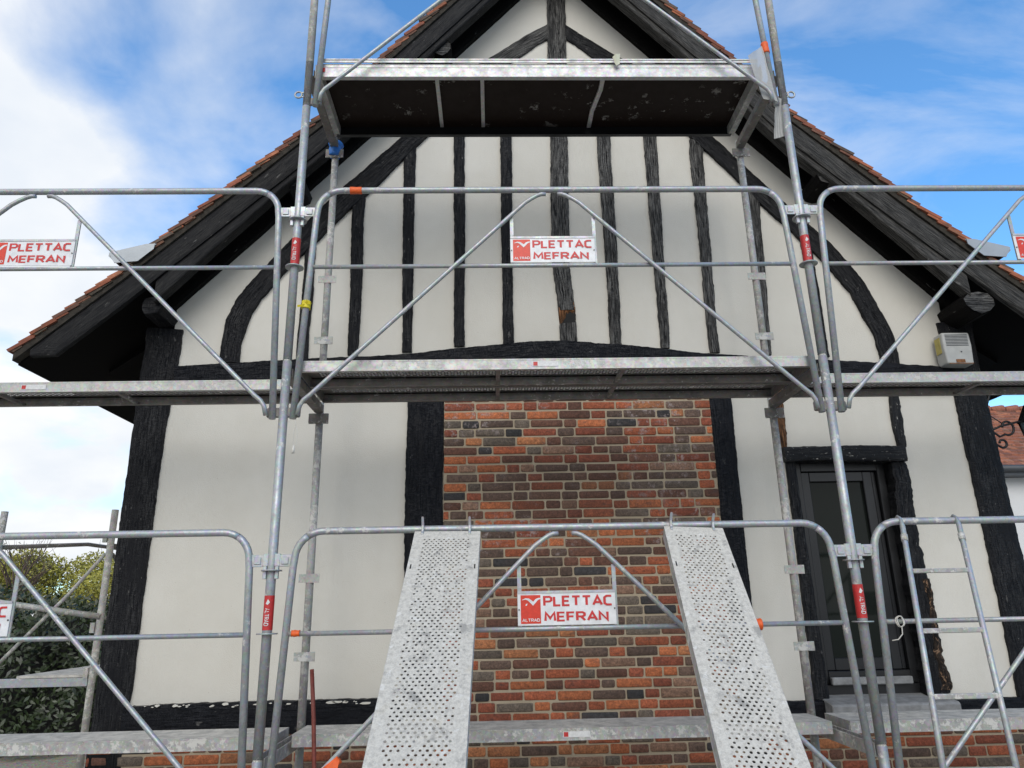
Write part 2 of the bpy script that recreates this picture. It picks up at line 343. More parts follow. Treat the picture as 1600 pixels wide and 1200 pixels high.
# timbers
def timber(name, left, right, mat='timber', yf=TF, depth=.1, seed=1, jit=.006, parent=house, cross=9, step=.02, label=None, relief=.003):
    """left/right: matching edge polylines [(x,z)] running along the grain"""
    L = [Vector(p) for p in left]; Rr = [Vector(p) for p in right]
    tot = 0; seg = []
    for k in range(len(L)-1):
        d = (((L[k]+Rr[k])-(L[k+1]+Rr[k+1]))*.5).length; n = max(1, round(d/step)); seg.append((n, d))
    rows = []
    u = 0
    for k, (n, d) in enumerate(seg):
        for j in range(n+(k == len(seg)-1)):
            t_ = j/n; rows.append((L[k].lerp(L[k+1], t_), Rr[k].lerp(Rr[k+1], t_), u+d*t_))
        u += d
    b = MB(); ix = []
    off = seed*3.71
    for (a, c, uu) in rows:
        ax = (c-a); wd = ax.length; e = ax.normalized() if wd else Vector((1, 0))
        a2 = a+e*jit*(.55*vnoise(uu*4.3, seed)+.35*vnoise(uu*23, seed+5)+.3*vnoise(uu*71, seed+6)); c2 = c+e*jit*(.55*vnoise(uu*3.7, seed+9)+.35*vnoise(uu*19, seed+3)+.3*vnoise(uu*63, seed+7))
        r_ = []
        for k in range(cross):
            s_ = k/(cross-1); p = a2.lerp(c2, s_)
            edge = (abs(s_-.5)*2)**10
            y = yf+edge*.007+relief*.5*(vnoise(s_*5+uu*1.3, seed+20)+vnoise(uu*6+s_, seed+30)*.6)
            r_.append(len(b.v)); b.v.append((p.x, y, p.y))
        bk = len(b.v); b.v.append((a2.x, yf+depth, a2.y)); b.v.append((c2.x, yf+depth, c2.y)); ix.append((r_, bk, uu, wd))
    for (r0, b0, u0, w0), (r1, b1, u1, w1) in zip(ix, ix[1:]):
        for k in range(cross-1):
            v0 = w0*k/(cross-1)+off; v1 = w0*(k+1)/(cross-1)+off
            b.face((r0[k], r0[k+1], r1[k+1], r1[k]), ((u0+off, v0), (u0+off, v1), (u1+off, v1), (u1+off, v0)), None, True)
        e0 = len(b.v); b.v += [b.v[r0[0]], b.v[r1[0]], b.v[r0[-1]], b.v[r1[-1]]]
        b.face((b0, e0, e0+1, b1), ((u0, off-depth), (u0, off), (u1, off), (u1, off-depth)))
        b.face((e0+2, b0+1, b1+1, e0+3), ((u0, off), (u0, off+depth), (u1, off+depth), (u1, off)))
    for (r_, bk, uu, wd) in (ix[0], ix[-1]):
        e0 = len(b.v); b.v += [b.v[q] for q in r_]; r_ = list(range(e0, e0+cross))
        b.face([*r_, bk+1, bk], [(uu*.2+.02*k, off+wd*.1*k) for k in range(cross+2)])
    # consistent normals
    o = b.build(name, M[mat], parent)
    ctr = [(L[len(L)//2].x+Rr[len(L)//2].x)/2, (L[len(L)//2].y+Rr[len(L)//2].y)/2]
    import bmesh
    bm = bmesh.new(); bm.from_mesh(o.data)
    for f_ in bm.faces:
        if f_.smooth and f_.normal.y > 0: f_.normal_flip()
    bm.to_mesh(o.data); bm.free()
    if label: o['label'] = label
    return o
timber('corner_post', [(-1.41, -1.2), (-1.40, 0), (-1.40, 1.2), (-1.39, 2.02)], [(-1.19, -1.2), (-1.18, 0), (-1.17, 1.2), (-1.13, 2.0)], seed=1, depth=.2, jit=.008)
timber('corner_post', [(4.53, -1.2), (4.53, 0), (4.52, 1.2), (4.5, 2.0)], [(4.76, -1.2), (4.77, 0), (4.75, 1.2), (4.76, 2.02)], seed=2, depth=.2, jit=.01)
timber('tie_beam', [(-1.14, 1.71), (-.49, 1.745), (.09, 1.765), (.53, 1.785), (.91, 1.83), (1.24, 1.86), (1.66, 1.885), (2.04, 1.845), (2.46, 1.80), (2.75, 1.76), (4.05, 1.68), (4.5, 1.64)],
       [(-1.14, 1.50), (-.49, 1.51), (.09, 1.52), (.53, 1.52), (.91, 1.53), (1.24, 1.54), (1.66, 1.55), (2.04, 1.54), (2.46, 1.53), (2.75, 1.52), (4.05, 1.48), (4.5, 1.46)], mat='timber_glossy', yf=1.17, seed=3, depth=.12, jit=.007)
def stud(x0, x1, zb, x2, x3, zt, mat='timber', seed=1, jit=.006, **k):
    n = 4; L = []; Q = []
    for i in range(n+1):
        t_ = i/n; wob = .006*vnoise(i*1.7, seed*13) if 0 < i < n else 0
        L.append((x0+(x2-x0)*t_+wob, zb+(zt-zb)*t_)); Q.append((x1+(x3-x1)*t_+wob*.8, zb+(zt-zb)*t_))
    return timber('stud', L, Q, mat=mat, seed=seed, jit=jit, **k)
stud(-.29, -.21, 1.74, -.28, -.2, 2.68, seed=11)
stud(.08, .155, 1.79, .055, .155, 3.16, seed=12)
stud(.475, .545, 1.81, .445, .545, 3.58, seed=13)
stud(.855, .935, 1.85, .845, .935, 3.95, seed=14)
stud(1.215, 1.295, 1.87, 1.215, 1.31, 3.95, seed=15)
stud(2.01, 2.095, 1.85, 2.01, 2.12, 3.95, seed=17, mat='timber_worn')
stud(2.385, 2.455, 1.82, 2.39, 2.5, 3.95, seed=18, mat='timber_worn')
stud(2.75, 2.82, 1.78, 2.755, 2.865, 3.62, seed=19, mat='timber_worn', jit=.009)
stud(3.145, 3.205, 1.76, 3.19, 3.275, 3.2, seed=20, mat='timber_worn')
stud(3.58, 3.64, 1.74, 3.55, 3.63, 2.72, seed=21)
# king post with rotten foot
timber('king_post', [(1.635, 2.13), (1.605, 2.5), (1.61, 3.0), (1.625, 3.64), (1.63, 4.3), (1.635, 4.62), (1.65, 5.3)], [(1.765, 2.13), (1.735, 2.5), (1.75, 3.0), (1.77, 3.64), (1.785, 4.3), (1.80, 4.62), (1.80, 5.3)], seed=16, mat='timber_worn', jit=.007, relief=.006)
kp = timber('post_foot', [(1.645, 1.88), (1.64, 2.02)], [(1.765, 1.88), (1.765, 2.03)], seed=26, mat='timber_worn', jit=.006); kp['label'] = 'grey broken foot of the central post'
timber('rotten_hollow', [(1.645, 2.0), (1.635, 2.16)], [(1.762, 2.0), (1.764, 2.16)], seed=27, mat='timber_rotten', yf=1.2105, depth=.05)
b = MB()
for k in range(26):
    x = 1.642+.118*k/25; l = random.uniform(.015, .05)+(.05 if k < 7 else 0); b.tube([(x, 1.205, 2.165+random.uniform(-.02, .03)), (x+random.uniform(-.012, .012), 1.198+random.uniform(0, .01), 2.135-l)], [random.uniform(.003, .007), .0008], 5)
b.build('splinter', M['rust'], house)
b = MB()
b.prism([(1.655, 2.022), (1.675, 2.03), (1.70, 2.024), (1.735, 2.03), (1.764, 2.026), (1.760, 2.06), (1.766, 2.09), (1.75, 2.125), (1.74, 2.105), (1.722, 2.118), (1.705, 2.10), (1.694, 2.112), (1.688, 2.07), (1.672, 2.05)], 1.203, 1.212); b.build('hole', M['black'], house)
timber('collar_beam', [(.5, 4.02), (2.9, 4.02)], [(.5, 3.86), (2.9, 3.86)], seed=30, yf=1.185)
AL = [(-.845, 1.74), (-.835, 1.9), (-.82, 2.07), (-.77, 2.22), (-.695, 2.34), (-.5, 2.59), (-.19, 3.0), (.10, 3.30), (.41, 3.625), (.66, 3.92)]
AR = [(-.70, 1.74), (-.70, 1.9), (-.67, 2.02), (-.64, 2.13), (-.58, 2.24), (-.40, 2.48), (-.08, 2.86), (.20, 3.15), (.585, 3.60), (.84, 3.90)]
timber('arched_brace', AL, AR, seed=31, yf=1.185, depth=.1, jit=.008)
AL2 = [(4.155, 1.67), (4.14, 1.9), (4.08, 2.08), (3.99, 2.34), (3.81, 2.63), (3.46, 3.02), (3.19, 3.35), (2.98, 3.61), (2.72, 3.92)]
AR2 = [(4.025, 1.68), (4.0, 1.9), (3.95, 2.03), (3.875, 2.26), (3.715, 2.50), (3.37, 2.91), (3.1, 3.25), (2.82, 3.58), (2.55, 3.90)]
timber('arched_brace', AL2, AR2, seed=32, yf=1.185, depth=.1, jit=.01)
timber('upper_brace', [(.93, 4.28), (1.21, 4.47), (1.46, 4.66), (1.64, 4.77)], [(1.12, 4.23), (1.40, 4.43), (1.55, 4.56), (1.64, 4.62)], seed=33, mat='timber_worn')
timber('upper_brace', [(2.47, 4.28), (2.19, 4.46), (1.95, 4.64), (1.79, 4.77)], [(2.27, 4.24), (2.0, 4.44), (1.87, 4.56), (1.79, 4.62)], seed=34, mat='timber')
timber('post_beside_bricks', [(.53, -.55), (.53, .58), (.525, 1.5)], [(.79, -.55), (.785, .58), (.785, 1.5)], seed=35, mat='timber_glossy', yf=1.18, jit=.008)
timber('post_beside_bricks', [(2.70, -1.0), (2.70, .58), (2.70, 1.5)], [(2.85, -1.0), (2.85, .58), (2.86, 1.5)], seed=36, mat='timber_glossy', yf=1.18)
timber('sill_beam', [(-1.2, -.545), (-.4, -.53), (.53, -.535)], [(-1.2, -.72), (-.4, -.72), (.53, -.72)], seed=37, mat='timber_glossy', yf=1.16, depth=.14, jit=.008)
timber('sill_beam', [(2.86, -.60), (4.53, -.61)], [(2.86, -.72), (4.53, -.73)], seed=38, mat='timber_glossy', yf=1.17, depth=.14)
b = MB()     # plaster crumbs along the top of the sill
for k in range(34):
    x = random.uniform(-1.12, .5) if k % 3 else random.uniform(-.85, -.45); r_ = random.choice([.004, .005, .007, .013]); n = 9
    z = -.543+random.uniform(-.014, .003); l = r_*random.uniform(1, 3.2)
    b.prism([(x+l*math.cos(2*math.pi*q/n)*random.uniform(.6, 1.1), z+r_*.7*math.sin(2*math.pi*q/n)*random.uniform(.5, 1.1)) for q in range(n)], 1.152, 1.17)
b.build('plaster_flakes', M['plaster'], house)
# window surround
lint = timber('window_lintel', [(3.19, 1.055), (3.6, 1.06), (4.06, 1.05)], [(3.195, .955), (3.6, .955), (4.06, .945)], seed=40, mat='timber_chipped', yf=1.16, depth=.2, jit=.008)
s1 = stud(4.02, 4.095, 1.05, 4.03, 4.1, 1.5, seed=41, mat='timber_chipped', jit=.012)
s2 = stud(3.19, 3.235, 1.05, 3.185, 3.24, 1.5, seed=42, mat='timber_rotten', jit=.01); s2['label'] = 'brown rotten strip of timber above the window lintel'
timber('window_stud', [(3.19, -.60), (3.2, .2), (3.205, .95)], [(3.29, -.60), (3.28, .2), (3.27, .95)], seed=43, mat='timber', depth=.16)
timber('window_stud', [(3.94, -.60), (3.945, 0), (3.95, .5), (3.96, .94)], [(4.08, -.58), (4.075, 0), (4.07, .5), (4.06, .94)], seed=44, mat='timber', jit=.022, depth=.16)
rr = timber('rotten_edge', [(4.045, -.56), (4.04, -.1), (4.045, .14)], [(4.085, -.56), (4.08, -.1), (4.07, .14)], seed=45, mat='timber_brown_chips', yf=1.186, depth=.03, jit=.028, cross=5)
win = MB()
fy = 1.30
for (x0, x1, z0, z1, y0, y1) in ((3.285, 3.345, -.52, .96, fy, fy+.08), (3.90, 3.955, -.52, .96, fy, fy+.08), (3.345, 3.90, .90, .96, fy, fy+.08), (3.345, 3.90, -.52, -.44, fy, fy+.08)):
    win.box(x0, x1, y0, y1, z0, z1)
wf = win.build('window', M['frame_dark'], house, .004)
sh = MB()
for (x0, x1, z0, z1) in ((3.347, 3.41, -.438, .898), (3.80, 3.865, -.438, .898), (3.41, 3.80, .83, .898), (3.41, 3.80, -.438, -.36)):
    sh.box(x0, x1, fy+.025, fy+.075, z0, z1)
sh.box(3.867, 3.898, fy+.035, fy+.075, -.438, .898)
sh.build('sash', M['frame_grey'], wf, .004)
b = MB(); b.quad((3.40, fy+.055, -.37), (3.81, fy+.055, -.37), (3.81, fy+.055, .84), (3.40, fy+.055, .84)); b.build('pane', M['glass'], wf)
b = MB(); b.box(3.285, 3.955, fy-.02, fy+.02, -.60, -.523); b.build('bottom_rail', M['frame_dark'], wf, .004)
b = MB(); b.box(3.34, 3.88, fy-.06, fy-.022, -.523, -.475); b.build('threshold', M['sill_stone'], wf, .006)
b = MB(); b.prism([(1.30, -.58), (1.07, -.615), (1.06, -.63), (1.06, -.69), (1.09, -.70), (1.30, -.70)], 3.24, 4.06, axis='x'); b.build('window_sill', M['sill_stone'], house, .006)
# ---- bricks
def bricks(name, x0, x1, zb, courses, yf, seed, ch=.064, whiten=None):
    rnd = random.Random(seed); b = MB()
    PAL = [((.36, .10, .045), 4.5), ((.45, .14, .055), 3), ((.27, .075, .04), 5), ((.15, .068, .045), 5), ((.125, .08, .06), 5), ((.045, .042, .043), 2), ((.14, .11, .085), 4), ((.42, .165, .07), 1.6), ((.26, .15, .10), 2)]
    P = [p for p, _ in PAL]; W = [q for _, q in PAL]
    for k in range(courses):
        z0 = zb+k*ch; x = x0-rnd.choice([0, .06, .13, .19]); long = rnd.random() < .5
        while x < x1:
            ln = (.215 if long else .10)+rnd.uniform(-.018, .018); long = (not long) if rnd.random() < .72 else long
            a, c = max(x, x0), min(x+ln, x1)
            if c-a > .016:
                j = lambda q=.0034: rnd.uniform(-q, q)
                zz0 = z0+j(); zz1 = z0+ch-.0125+j(); k_ = .003+rnd.uniform(0, .006); y = yf+rnd.uniform(-.003, .003)
                outl = [(a+k_, zz0+j(.0015)), (c-k_, zz0+j(.0015)), (c+j(.001), zz0+k_), (c+j(.001), zz1-k_), (c-k_, zz1+j(.0015)), (a+k_, zz1+j(.0015)), (a+j(.001), zz1-k_), (a+j(.001), zz0+k_)]
                mx_, mz = (a+c)/2, (zz0+zz1)/2
                col = rnd.choices(P, W)[0]; q = rnd.uniform(.75, 1.25); col = tuple(v*q for v in col)
                i = len(b.v)
                for (px_, pz) in outl: b.v.append((px_, yf+.02, pz))
                for (px_, pz) in outl: b.v.append((px_, y+.003, pz))
                for (px_, pz) in outl:
                    dx, dz = mx_-px_, mz-pz; b.v.append((px_+math.copysign(.004, dx), y, pz+math.copysign(.004, dz)))
                for r_ in (0, 8):
                    for t_ in range(8):
                        t2 = (t_+1) % 8; b.face((i+r_+t_, i+r_+t2, i+r_+8+t2, i+r_+8+t_), None, col, True)
                b.face([i+16+t_ for t_ in range(8)], None, col, True)
            x += ln+.012
    return b.build(name, M['brick'], house)
bricks('brick_panel', .79, 2.70, -.692, 34, 1.185, 5)
bricks('brick_base', -1.40, 4.76, -1.46, 12, 1.195, 9)
b = MB(); b.box(.788, 2.702, 1.1925, 1.3, -.71, 1.5); b.build('mortar_bed', M['mortar'], house)
b = MB(); b.box(-1.40, 4.76, 1.2035, 1.5, -1.46, -.72); b.build('mortar_bed', M['mortar'], house)
# ---- roof
YV = .85
def side_pts(off=0, side=0):
    P = [(x, z+off) for x, z in TILE]
    return P if side == 0 else [(2*CXH-x, z) for x, z in P]
for side in (0, 1):
    b = MB()   # boarding
    top = side_pts(-.055, side); bot = side_pts(-.085, side)
    for (a, c, d, e_) in zip(top, top[1:], bot, bot[1:]):
        b.prism([a, c, e_, d] if side == 0 else [c, a, d, e_], .93, HB+.4)
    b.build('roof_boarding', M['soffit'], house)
    # tiles
    b = MB(); rnd = random.Random(50+side)
    path = side_pts(-.030, side); S_ = [0]
    for a, c in zip(path, path[1:]): S_.append(S_[-1]+math.dist(a, c))
    def at(s_):
        for k in range(len(path)-1):
            if s_ <= S_[k+1] or k == len(path)-2:
                t_ = (s_-S_[k])/(S_[k+1]-S_[k]); a, c = path[k], path[k+1]
                return (a[0]+(c[0]-a[0])*t_, a[1]+(c[1]-a[1])*t_), ((c[0]-a[0])/(S_[k+1]-S_[k]), (c[1]-a[1])/(S_[k+1]-S_[k]))
    gauge = .088; n = int(S_[-1]/gauge)
    COLS = [(.38, .125, .06), (.32, .10, .05), (.26, .085, .05), (.42, .16, .085), (.17, .075, .05), (.12, .08, .06)]
    for k in range(n):
        (px_, pz), (dx, dz) = at(k*gauge-.01); nx, nz_ = -dz, dx
        if side: nx, nz_ = dz, -dx
        if nz_ < 0: nx, nz_ = -nx, -nz_
        y = YV+rnd.uniform(-.008, .008) - 0; first = True
        yy = y
        half = (k % 2)*.08
        while yy < HB+.4:
            wd = .16 if not (first and half) else .085
            if yy > 3.2: wd = HB+.41-yy
            lf = rnd.uniform(-.003, .006); th = .021+rnd.uniform(0, .004); L_ = .185; h0 = .030+lf; sl = rnd.uniform(-.006, .006)
            p = [(px_+dx*(sl)+nx*h0, pz+dz*sl+nz_*h0), (px_+dx*(L_)+nx*.0, pz+dz*L_), ]
            A = p[0]; B = p[1]; C = (B[0]+nx*th, B[1]+nz_*th); D = (A[0]+nx*th, A[1]+nz_*th)
            q = rnd.uniform(.75, 1.2); col = tuple(v*q for v in rnd.choice(COLS))
            b.prism([A, B, C, D] if side == 0 else [A, D, C, B], yy, yy+wd-.004, col=col)
            if first:
                Lo = rnd.uniform(.075, .10); dn = rnd.uniform(.022, .036); a0 = (A[0]+dx*.012, A[1]+dz*.012)
                P_ = [a0, (a0[0]+dx*Lo, a0[1]+dz*Lo), (a0[0]+dx*Lo-nx*dn, a0[1]+dz*Lo-nz_*dn), (a0[0]+dx*.012-nx*dn*.8, a0[1]+dz*.012-nz_*dn*.8)]
                b.prism(P_ if side else P_[::-1], yy+.006, yy+.10, col=rnd.choice([(.10, .06, .04), (.16, .075, .045), (.07, .055, .04), (.12, .09, .06)]))
            yy += wd; first = False
    b.build('roof_tiles', M['tile'], house)
    # verge mortar under the tile ends
    b = MB(); t0 = side_pts(-.02, side); b0 = side_pts(-.075, side)
    for (a, c, d, e_) in zip(t0, t0[1:], b0, b0[1:]): b.prism([a, c, e_, d] if side == 0 else [c, a, d, e_], YV+.012, .93)
    b.build('verge_mortar', M['verge_mortar'], house)
    # barge board (upper) and rafter (lower)
    f = (lambda x: x) if side == 0 else (lambda x: 2*CXH-x)
    xs = [-1.99, -1.82, -1.45, -1.25, -.76, -.1, .32, .81, 1.25, 1.68]
    up_ = [(f(x), max(1.69, tz(x)-.078)) for x in xs]; lo_ = [(f(x), max(1.69, tz(x)-.275)) for x in xs]; lo_[0] = (f(-1.985), 1.69)
    lo_[0] = (lo_[0][0], 1.688)
    timber('barge_board', up_, lo_, mat=('barge', 'barge_worn')[side], yf=.872, depth=.045, seed=60+side, jit=.003, relief=.003)
    xs2 = [-1.22, -.76, -.39, -.1, .32, .81, 1.25, 1.68]; ofs = [-.44, -.375, -.335, -.335, -.34, -.34, -.345, -.35]
    timber('barge_rafter', [(f(x), tz(x)-.268) for x in xs2], [(f(x), tz(x)+q) for x, q in zip(xs2, ofs)], mat=('barge', 'barge_worn')[side], yf=.892, depth=.09, seed=64+side, jit=.004)
    # wall rafter closing the gable top
    xs3 = [-1.24, -.6, -.21, .2, .9, 1.45, 1.68]; bo = [2.12, 2.80, 3.235, 3.68, 4.47, 5.08, 5.34]
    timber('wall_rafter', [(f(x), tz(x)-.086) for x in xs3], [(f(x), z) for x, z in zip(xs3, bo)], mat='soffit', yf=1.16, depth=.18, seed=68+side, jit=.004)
    # common rafters seen from below under the eaves
    for k in range(9):
        y = 1.65+k*.55; t1 = [(f(x), tz(x)-.087) for x in (-1.86, -1.45, -1.25, -.76)]; b1 = [(f(x), tz(x)-.087-d_) for x, d_ in ((-1.86, .03), (-1.45, .10), (-1.25, .10), (-.76, .10))]; b = MB()
        for (a, c, d, e_) in zip(t1, t1[1:], b1, b1[1:]): b.prism([a, c, e_, d] if side == 0 else [c, a, d, e_], y, y+.08)
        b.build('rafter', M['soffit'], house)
    # wall plate running along the eaves wall
    b = MB(); x = f(-1.3); b.box(x-.1, x+.1, 1.40, HB, 1.86, 2.06); b.build('wall_plate', M['soffit'], house)
    # zinc apron half way up the slope
    b = MB(); b.prism([(f(x), z) for x, z in [(-1.235, 2.512), (-1.548, 2.44), (-1.50, 2.362), (-1.34, 2.375), (-1.24, 2.47)]], .836, .842)
    q = [(-1.23, 2.50), (-1.30, 2.50), (-1.545, 2.435), (-1.55, 2.405), (-1.50, 2.36), (-1.495, 2.365), (-1.54, 2.405), (-1.535, 2.428), (-1.30, 2.490), (-1.23, 2.49)]
    b.prism([(f(x), z+.012) for x, z in q], .8425, 4.5); b.build('zinc_apron', M['zinc'], house)
# ridge
b = MB()
for k in range(26):
    y = YV+k*.3
    if y > HB: break
    pts = [(CXH+.13*math.cos(R(a)), 5.6+.11*math.sin(R(a))) for a in range(0, 181, 20)]+[(CXH+.11*math.cos(R(a)), 5.6+.09*math.sin(R(a))) for a in range(180, -1, -20)]
    for a, c in zip(range(9), range(9)):
        b.prism([pts[a], pts[a+1], pts[18-a], pts[19-a]], y, y+.31, col=(.28, .09, .05))
b.build('ridge_tiles', M['tile'], house)
# purlins
def purlin(x, z, rx, rz, mat, y0=.935, seed=1, rot=0):
    rnd = random.Random(seed); n = 10; prof = []
    for k in range(n):
        a = 2*math.pi*k/n+rot; e = 1+rnd.uniform(-.10, .10); prof.append((x+rx*math.cos(a)*e, z+rz*math.sin(a)*e))
    b = MB(); i = 0
    ys = [y0, y0+.02, y0+.4, 1.6, HB]
    for q, y in enumerate(ys):
        for (px_, pz) in prof:
            s_ = .93 if q == 0 else 1; b.v.append((x+(px_-x)*s_, y+(.01*vnoise(pz*40, seed) if q == 0 else 0), z+(pz-z)*s_))
    for q in range(len(ys)-1):
        for k in range(n):
            k2 = (k+1) % n; per = 2*math.pi*(rx+rz)/2/n
            b.face((q*n+k, q*n+k2, (q+1)*n+k2, (q+1)*n+k), ((ys[q], k*per), (ys[q], (k+1)*per), (ys[q+1], (k+1)*per), (ys[q+1], k*per)))
    b.build('purlin', M['soffit' if mat != 'timber' else 'timber'], house)
    # weathered end grain
    b = MB(); 
    for (px_, pz) in prof: b.v.append((x+(px_-x)*.93, y0-.002, z+(pz-z)*.93))
    b.face(list(range(n)), [(p[0]*1.0+5, p[1]+7) for p in prof]); b.build('purlin_end', M[mat], house)
purlin(4.64, 2.04, .125, .09, 'timber_worn', .905, 3, .3); purlin(3.70, 3.12, .085, .085, 'timber_worn', .93, 4, .2)
purlin(2.72, 4.29, .082, .08, 'timber_worn', .93, 5); purlin(.76, 4.29, .078, .085, 'timber_worn', .93, 6, .4)
purlin(-.34, 3.10, .085, .085, 'timber', .93, 7); purlin(-1.26, 2.09, .08, .075, 'timber', .96, 8, .4); purlin(1.68, 5.22, .09, .09, 'timber', .93, 9)
# ------------------------------------------------------------------ siren box on the right corner
sb = thing('siren_box', 'off-white plastic siren box with slots and rust stain under the right eave', 'alarm box', (4.535, 1.17, 1.755))
b = MB(); b.prism([(-.10, -.12), (.095, -.125), (.105, .02), (.10, .12), (-.105, .12), (-.108, 0)], -.09, .02)
b.build('casing', M['box_plastic'], sb, .012, 3)
b = MB()
for k in range(8): b.box(-.085, .08, -.0925, -.0895, .098-k*.0115, .1025-k*.0115)
b.build('louvre', M['gutter_grey'], sb)
b = MB(); b.box(-.035, .03, -.0935, -.0905, -.112, -.088); b.box(-.09, .09, -.0925, -.0895, -.1215, -.1165); b.build('rust_stain', M['rust'], sb)
b = MB(); b.box(-.1125, -.108, -.06, .0, -.03, .09); b.build('yellowed_side', M['box_yellow'], sb)
b = MB(); b.tube([(.015, -.096, -.03), (.015, -.09, -.03)], .005, 8); b.build('screw', M['bolt'], sb)
# ------------------------------------------------------------------ scaffold pieces
SR = .0243
GL = {'P': [[(0, 0), (0, 6), (3, 6), (4, 5.2), (4, 3.6), (3, 2.8), (0, 2.8)]], 'L': [[(0, 6), (0, 0), (3.4, 0)]], 'E': [[(3.6, 6), (0, 6), (0, 0), (3.6, 0)], [(0, 3), (3.2, 3)]],
      'T': [[(0, 6), (4.4, 6)], [(2.2, 6), (2.2, 0)]], 'A': [[(0, 0), (2.4, 6), (4.8, 0)], [(.8, 1.8), (4.0, 1.8)]], 'C': [[(4, 6), (1.2, 6), (0, 5), (0, 1), (1.2, 0), (4, 0)]],
      'M': [[(0, 0), (.3, 6), (2.6, 1.8), (4.9, 6), (5.2, 0)]], 'F': [[(3.6, 6), (0, 6), (0, 0)], [(0, 3), (3.2, 3)]], 'R': [[(0, 0), (0, 6), (3, 6), (4, 5.2), (4, 3.7), (3, 2.9), (0, 2.9)], [(2, 2.9), (4.2, 0)]],
      'N': [[(0, 0), (0, 6), (4.2, 0), (4.2, 6)]], 'D': [[(0, 0), (0, 6), (2.6, 6), (4.2, 4.6), (4.2, 1.4), (2.6, 0), (0, 0)]]}
def text_mesh(body, width, height, stroke=1.0):
    V, F = [], []; x0 = 0; h = stroke/2
    for ch in body:
        wd = max(p[0] for l in GL[ch] for p in l)
        for li, l in enumerate(GL[ch]):
            P = [Vector((p[0]+x0, p[1])) for p in l]; cl = P[0] == P[-1]; n = len(P); Ls = []
            for k in range(n):
                a = (P[k]-P[k-1]).normalized() if k else ((P[-1]-P[-2]).normalized() if cl else None); c = (P[k+1]-P[k]).normalized() if k < n-1 else ((P[1]-P[0]).normalized() if cl else None)
                a = a or c; c = c or a; m_ = (a+c).normalized(); nn = Vector((-m_.y, m_.x)); q = h/max(.45, nn.dot(Vector((-a.y, a.x))))
                Ls.append(len(V)); V += [P[k]+nn*q, P[k]-nn*q]
            for a, c in zip(Ls, Ls[1:]): F.append((a, a+1, c+1, c))
        x0 += wd+1.15+stroke*.35
    xs = [v.x for v in V]; ys = [v.y for v in V]; me = bpy.data.meshes.new('lettering')
    me.from_pydata([((v.x-min(xs))/(max(xs)-min(xs))*width, -.00004*i, (v.y-min(ys))/(max(ys)-min(ys))*height) for i, v in enumerate(V)], [], F); me.update()
    return me
def text_obj(me, name, mat, parent, loc):
    o = bpy.data.objects.new(name, me); me.materials.clear(); me.materials.append(M[mat]); COL.objects.link(o); o.parent = parent; o.location = loc; return o
T1 = text_mesh('PLETTAC', .346, .0575, 1.4); T2 = text_mesh('MEFRAN', .325, .0575, 1.4); T3 = text_mesh('ALTRAD', .088, .017, 1.1); T4 = text_mesh('ALTRAD', .085, .022, 1.2)
for v in T4.vertices:      # wrap upright text round the tube
    s_, h, y_ = v.co.x, v.co.z, -v.co.y; a = (h-.011)/SR; v.co = Vector((math.sin(a)*(SR+.0022+y_), -math.cos(a)*(SR+.0022+y_), -s_))
def discs(b, z, r=.055, t=.006):
    b.tube([(0, 0, z-t/2), (0, 0, z+t/2)], r, 20)
def frame(name, X, z0, label, inner=True, outer_top=2.0, dirty=False):
    """two-metre ladder frame; origin at its foot on the outer standard, transom at the top"""
    r_ = thing(name, label, 'scaffold frame', (X, 0, z0), 'scaffold frames standing in front of the gable')
    sgn = 1
    b = MB(); b.tube([(0, 0, .0), (0, 0, .9), (0, 0, 1.99)], SR, 18); o = b.build('standard', M['galva'], r_)
    b = MB(); b.tube([(0, 0, -.12), (0, 0, .0)], SR-.003, 14); b.build('spigot', M['galva_dirty'], r_)
    for z in (.867, .5625):
        b = MB(); discs(b, z, .052); b.build('disc', M['galva'], r_)
    if inner:
        b = MB(); b.tube([(0, .81, 0), (0, .81, 1.98)], SR, 18); b.build('standard', M['galva_dirty'], r_)
        for z in (.86, .41):
            b = MB()
            b.prism([(-.062, z-.026), (.062, z-.028), (.062, z+.026), (-.062, z+.024)], .783, .788)
            b.build('bracket', M['galva_dirty'], r_)
        # U-shaped transom
        b = MB(); b.box(-.024, .024, .02, .79, 1.905, 1.912); b.box(-.028, -.022, .02, .79, 1.905, 1.955); b.box(.022, .028, .02, .79, 1.905, 1.955)
        b.build('transom', M['steel_dark'], r_, .002)
        b = MB()
        b.box(-.065, .065, .778, .786, 1.83, 1.90)
        b.build('bracket', M['steel_dark'], r_, .003)
    # red band sticker with white writing
    b = MB(); b.tube([(0, 0, .58), (0, 0, .745)], SR+.0012, 18, caps=False); st = b.build('sticker', M['sticker_red'], r_)
    o = text_obj(T4.copy(), 'lettering', 'sticker_white', st, (0, 0, .685))
    b = MB(); b.quad((-.010, -SR-.0019, .705), (.0, -SR-.0022, .700), (.011, -SR-.0019, .712), (.0, -SR-.0022, .728)); b.build('emblem', M['sticker_white'], st)
    return r_
ZL = [-2.66, -.66, 1.34, 3.34]
frame('scaffold_frame', 0, -.66, 'lower left scaffold frame rising from the bottom deck beside the left plaster panel')
frame('scaffold_frame', 0, 1.34, 'upper left scaffold frame standing between middle deck and dark top platform')
frame('scaffold_frame', 3, -.66, 'lower right scaffold frame passing in front of the dark window')
frame('scaffold_frame', 3, 1.34, 'upper right scaffold frame standing between middle deck and right end of top platform')
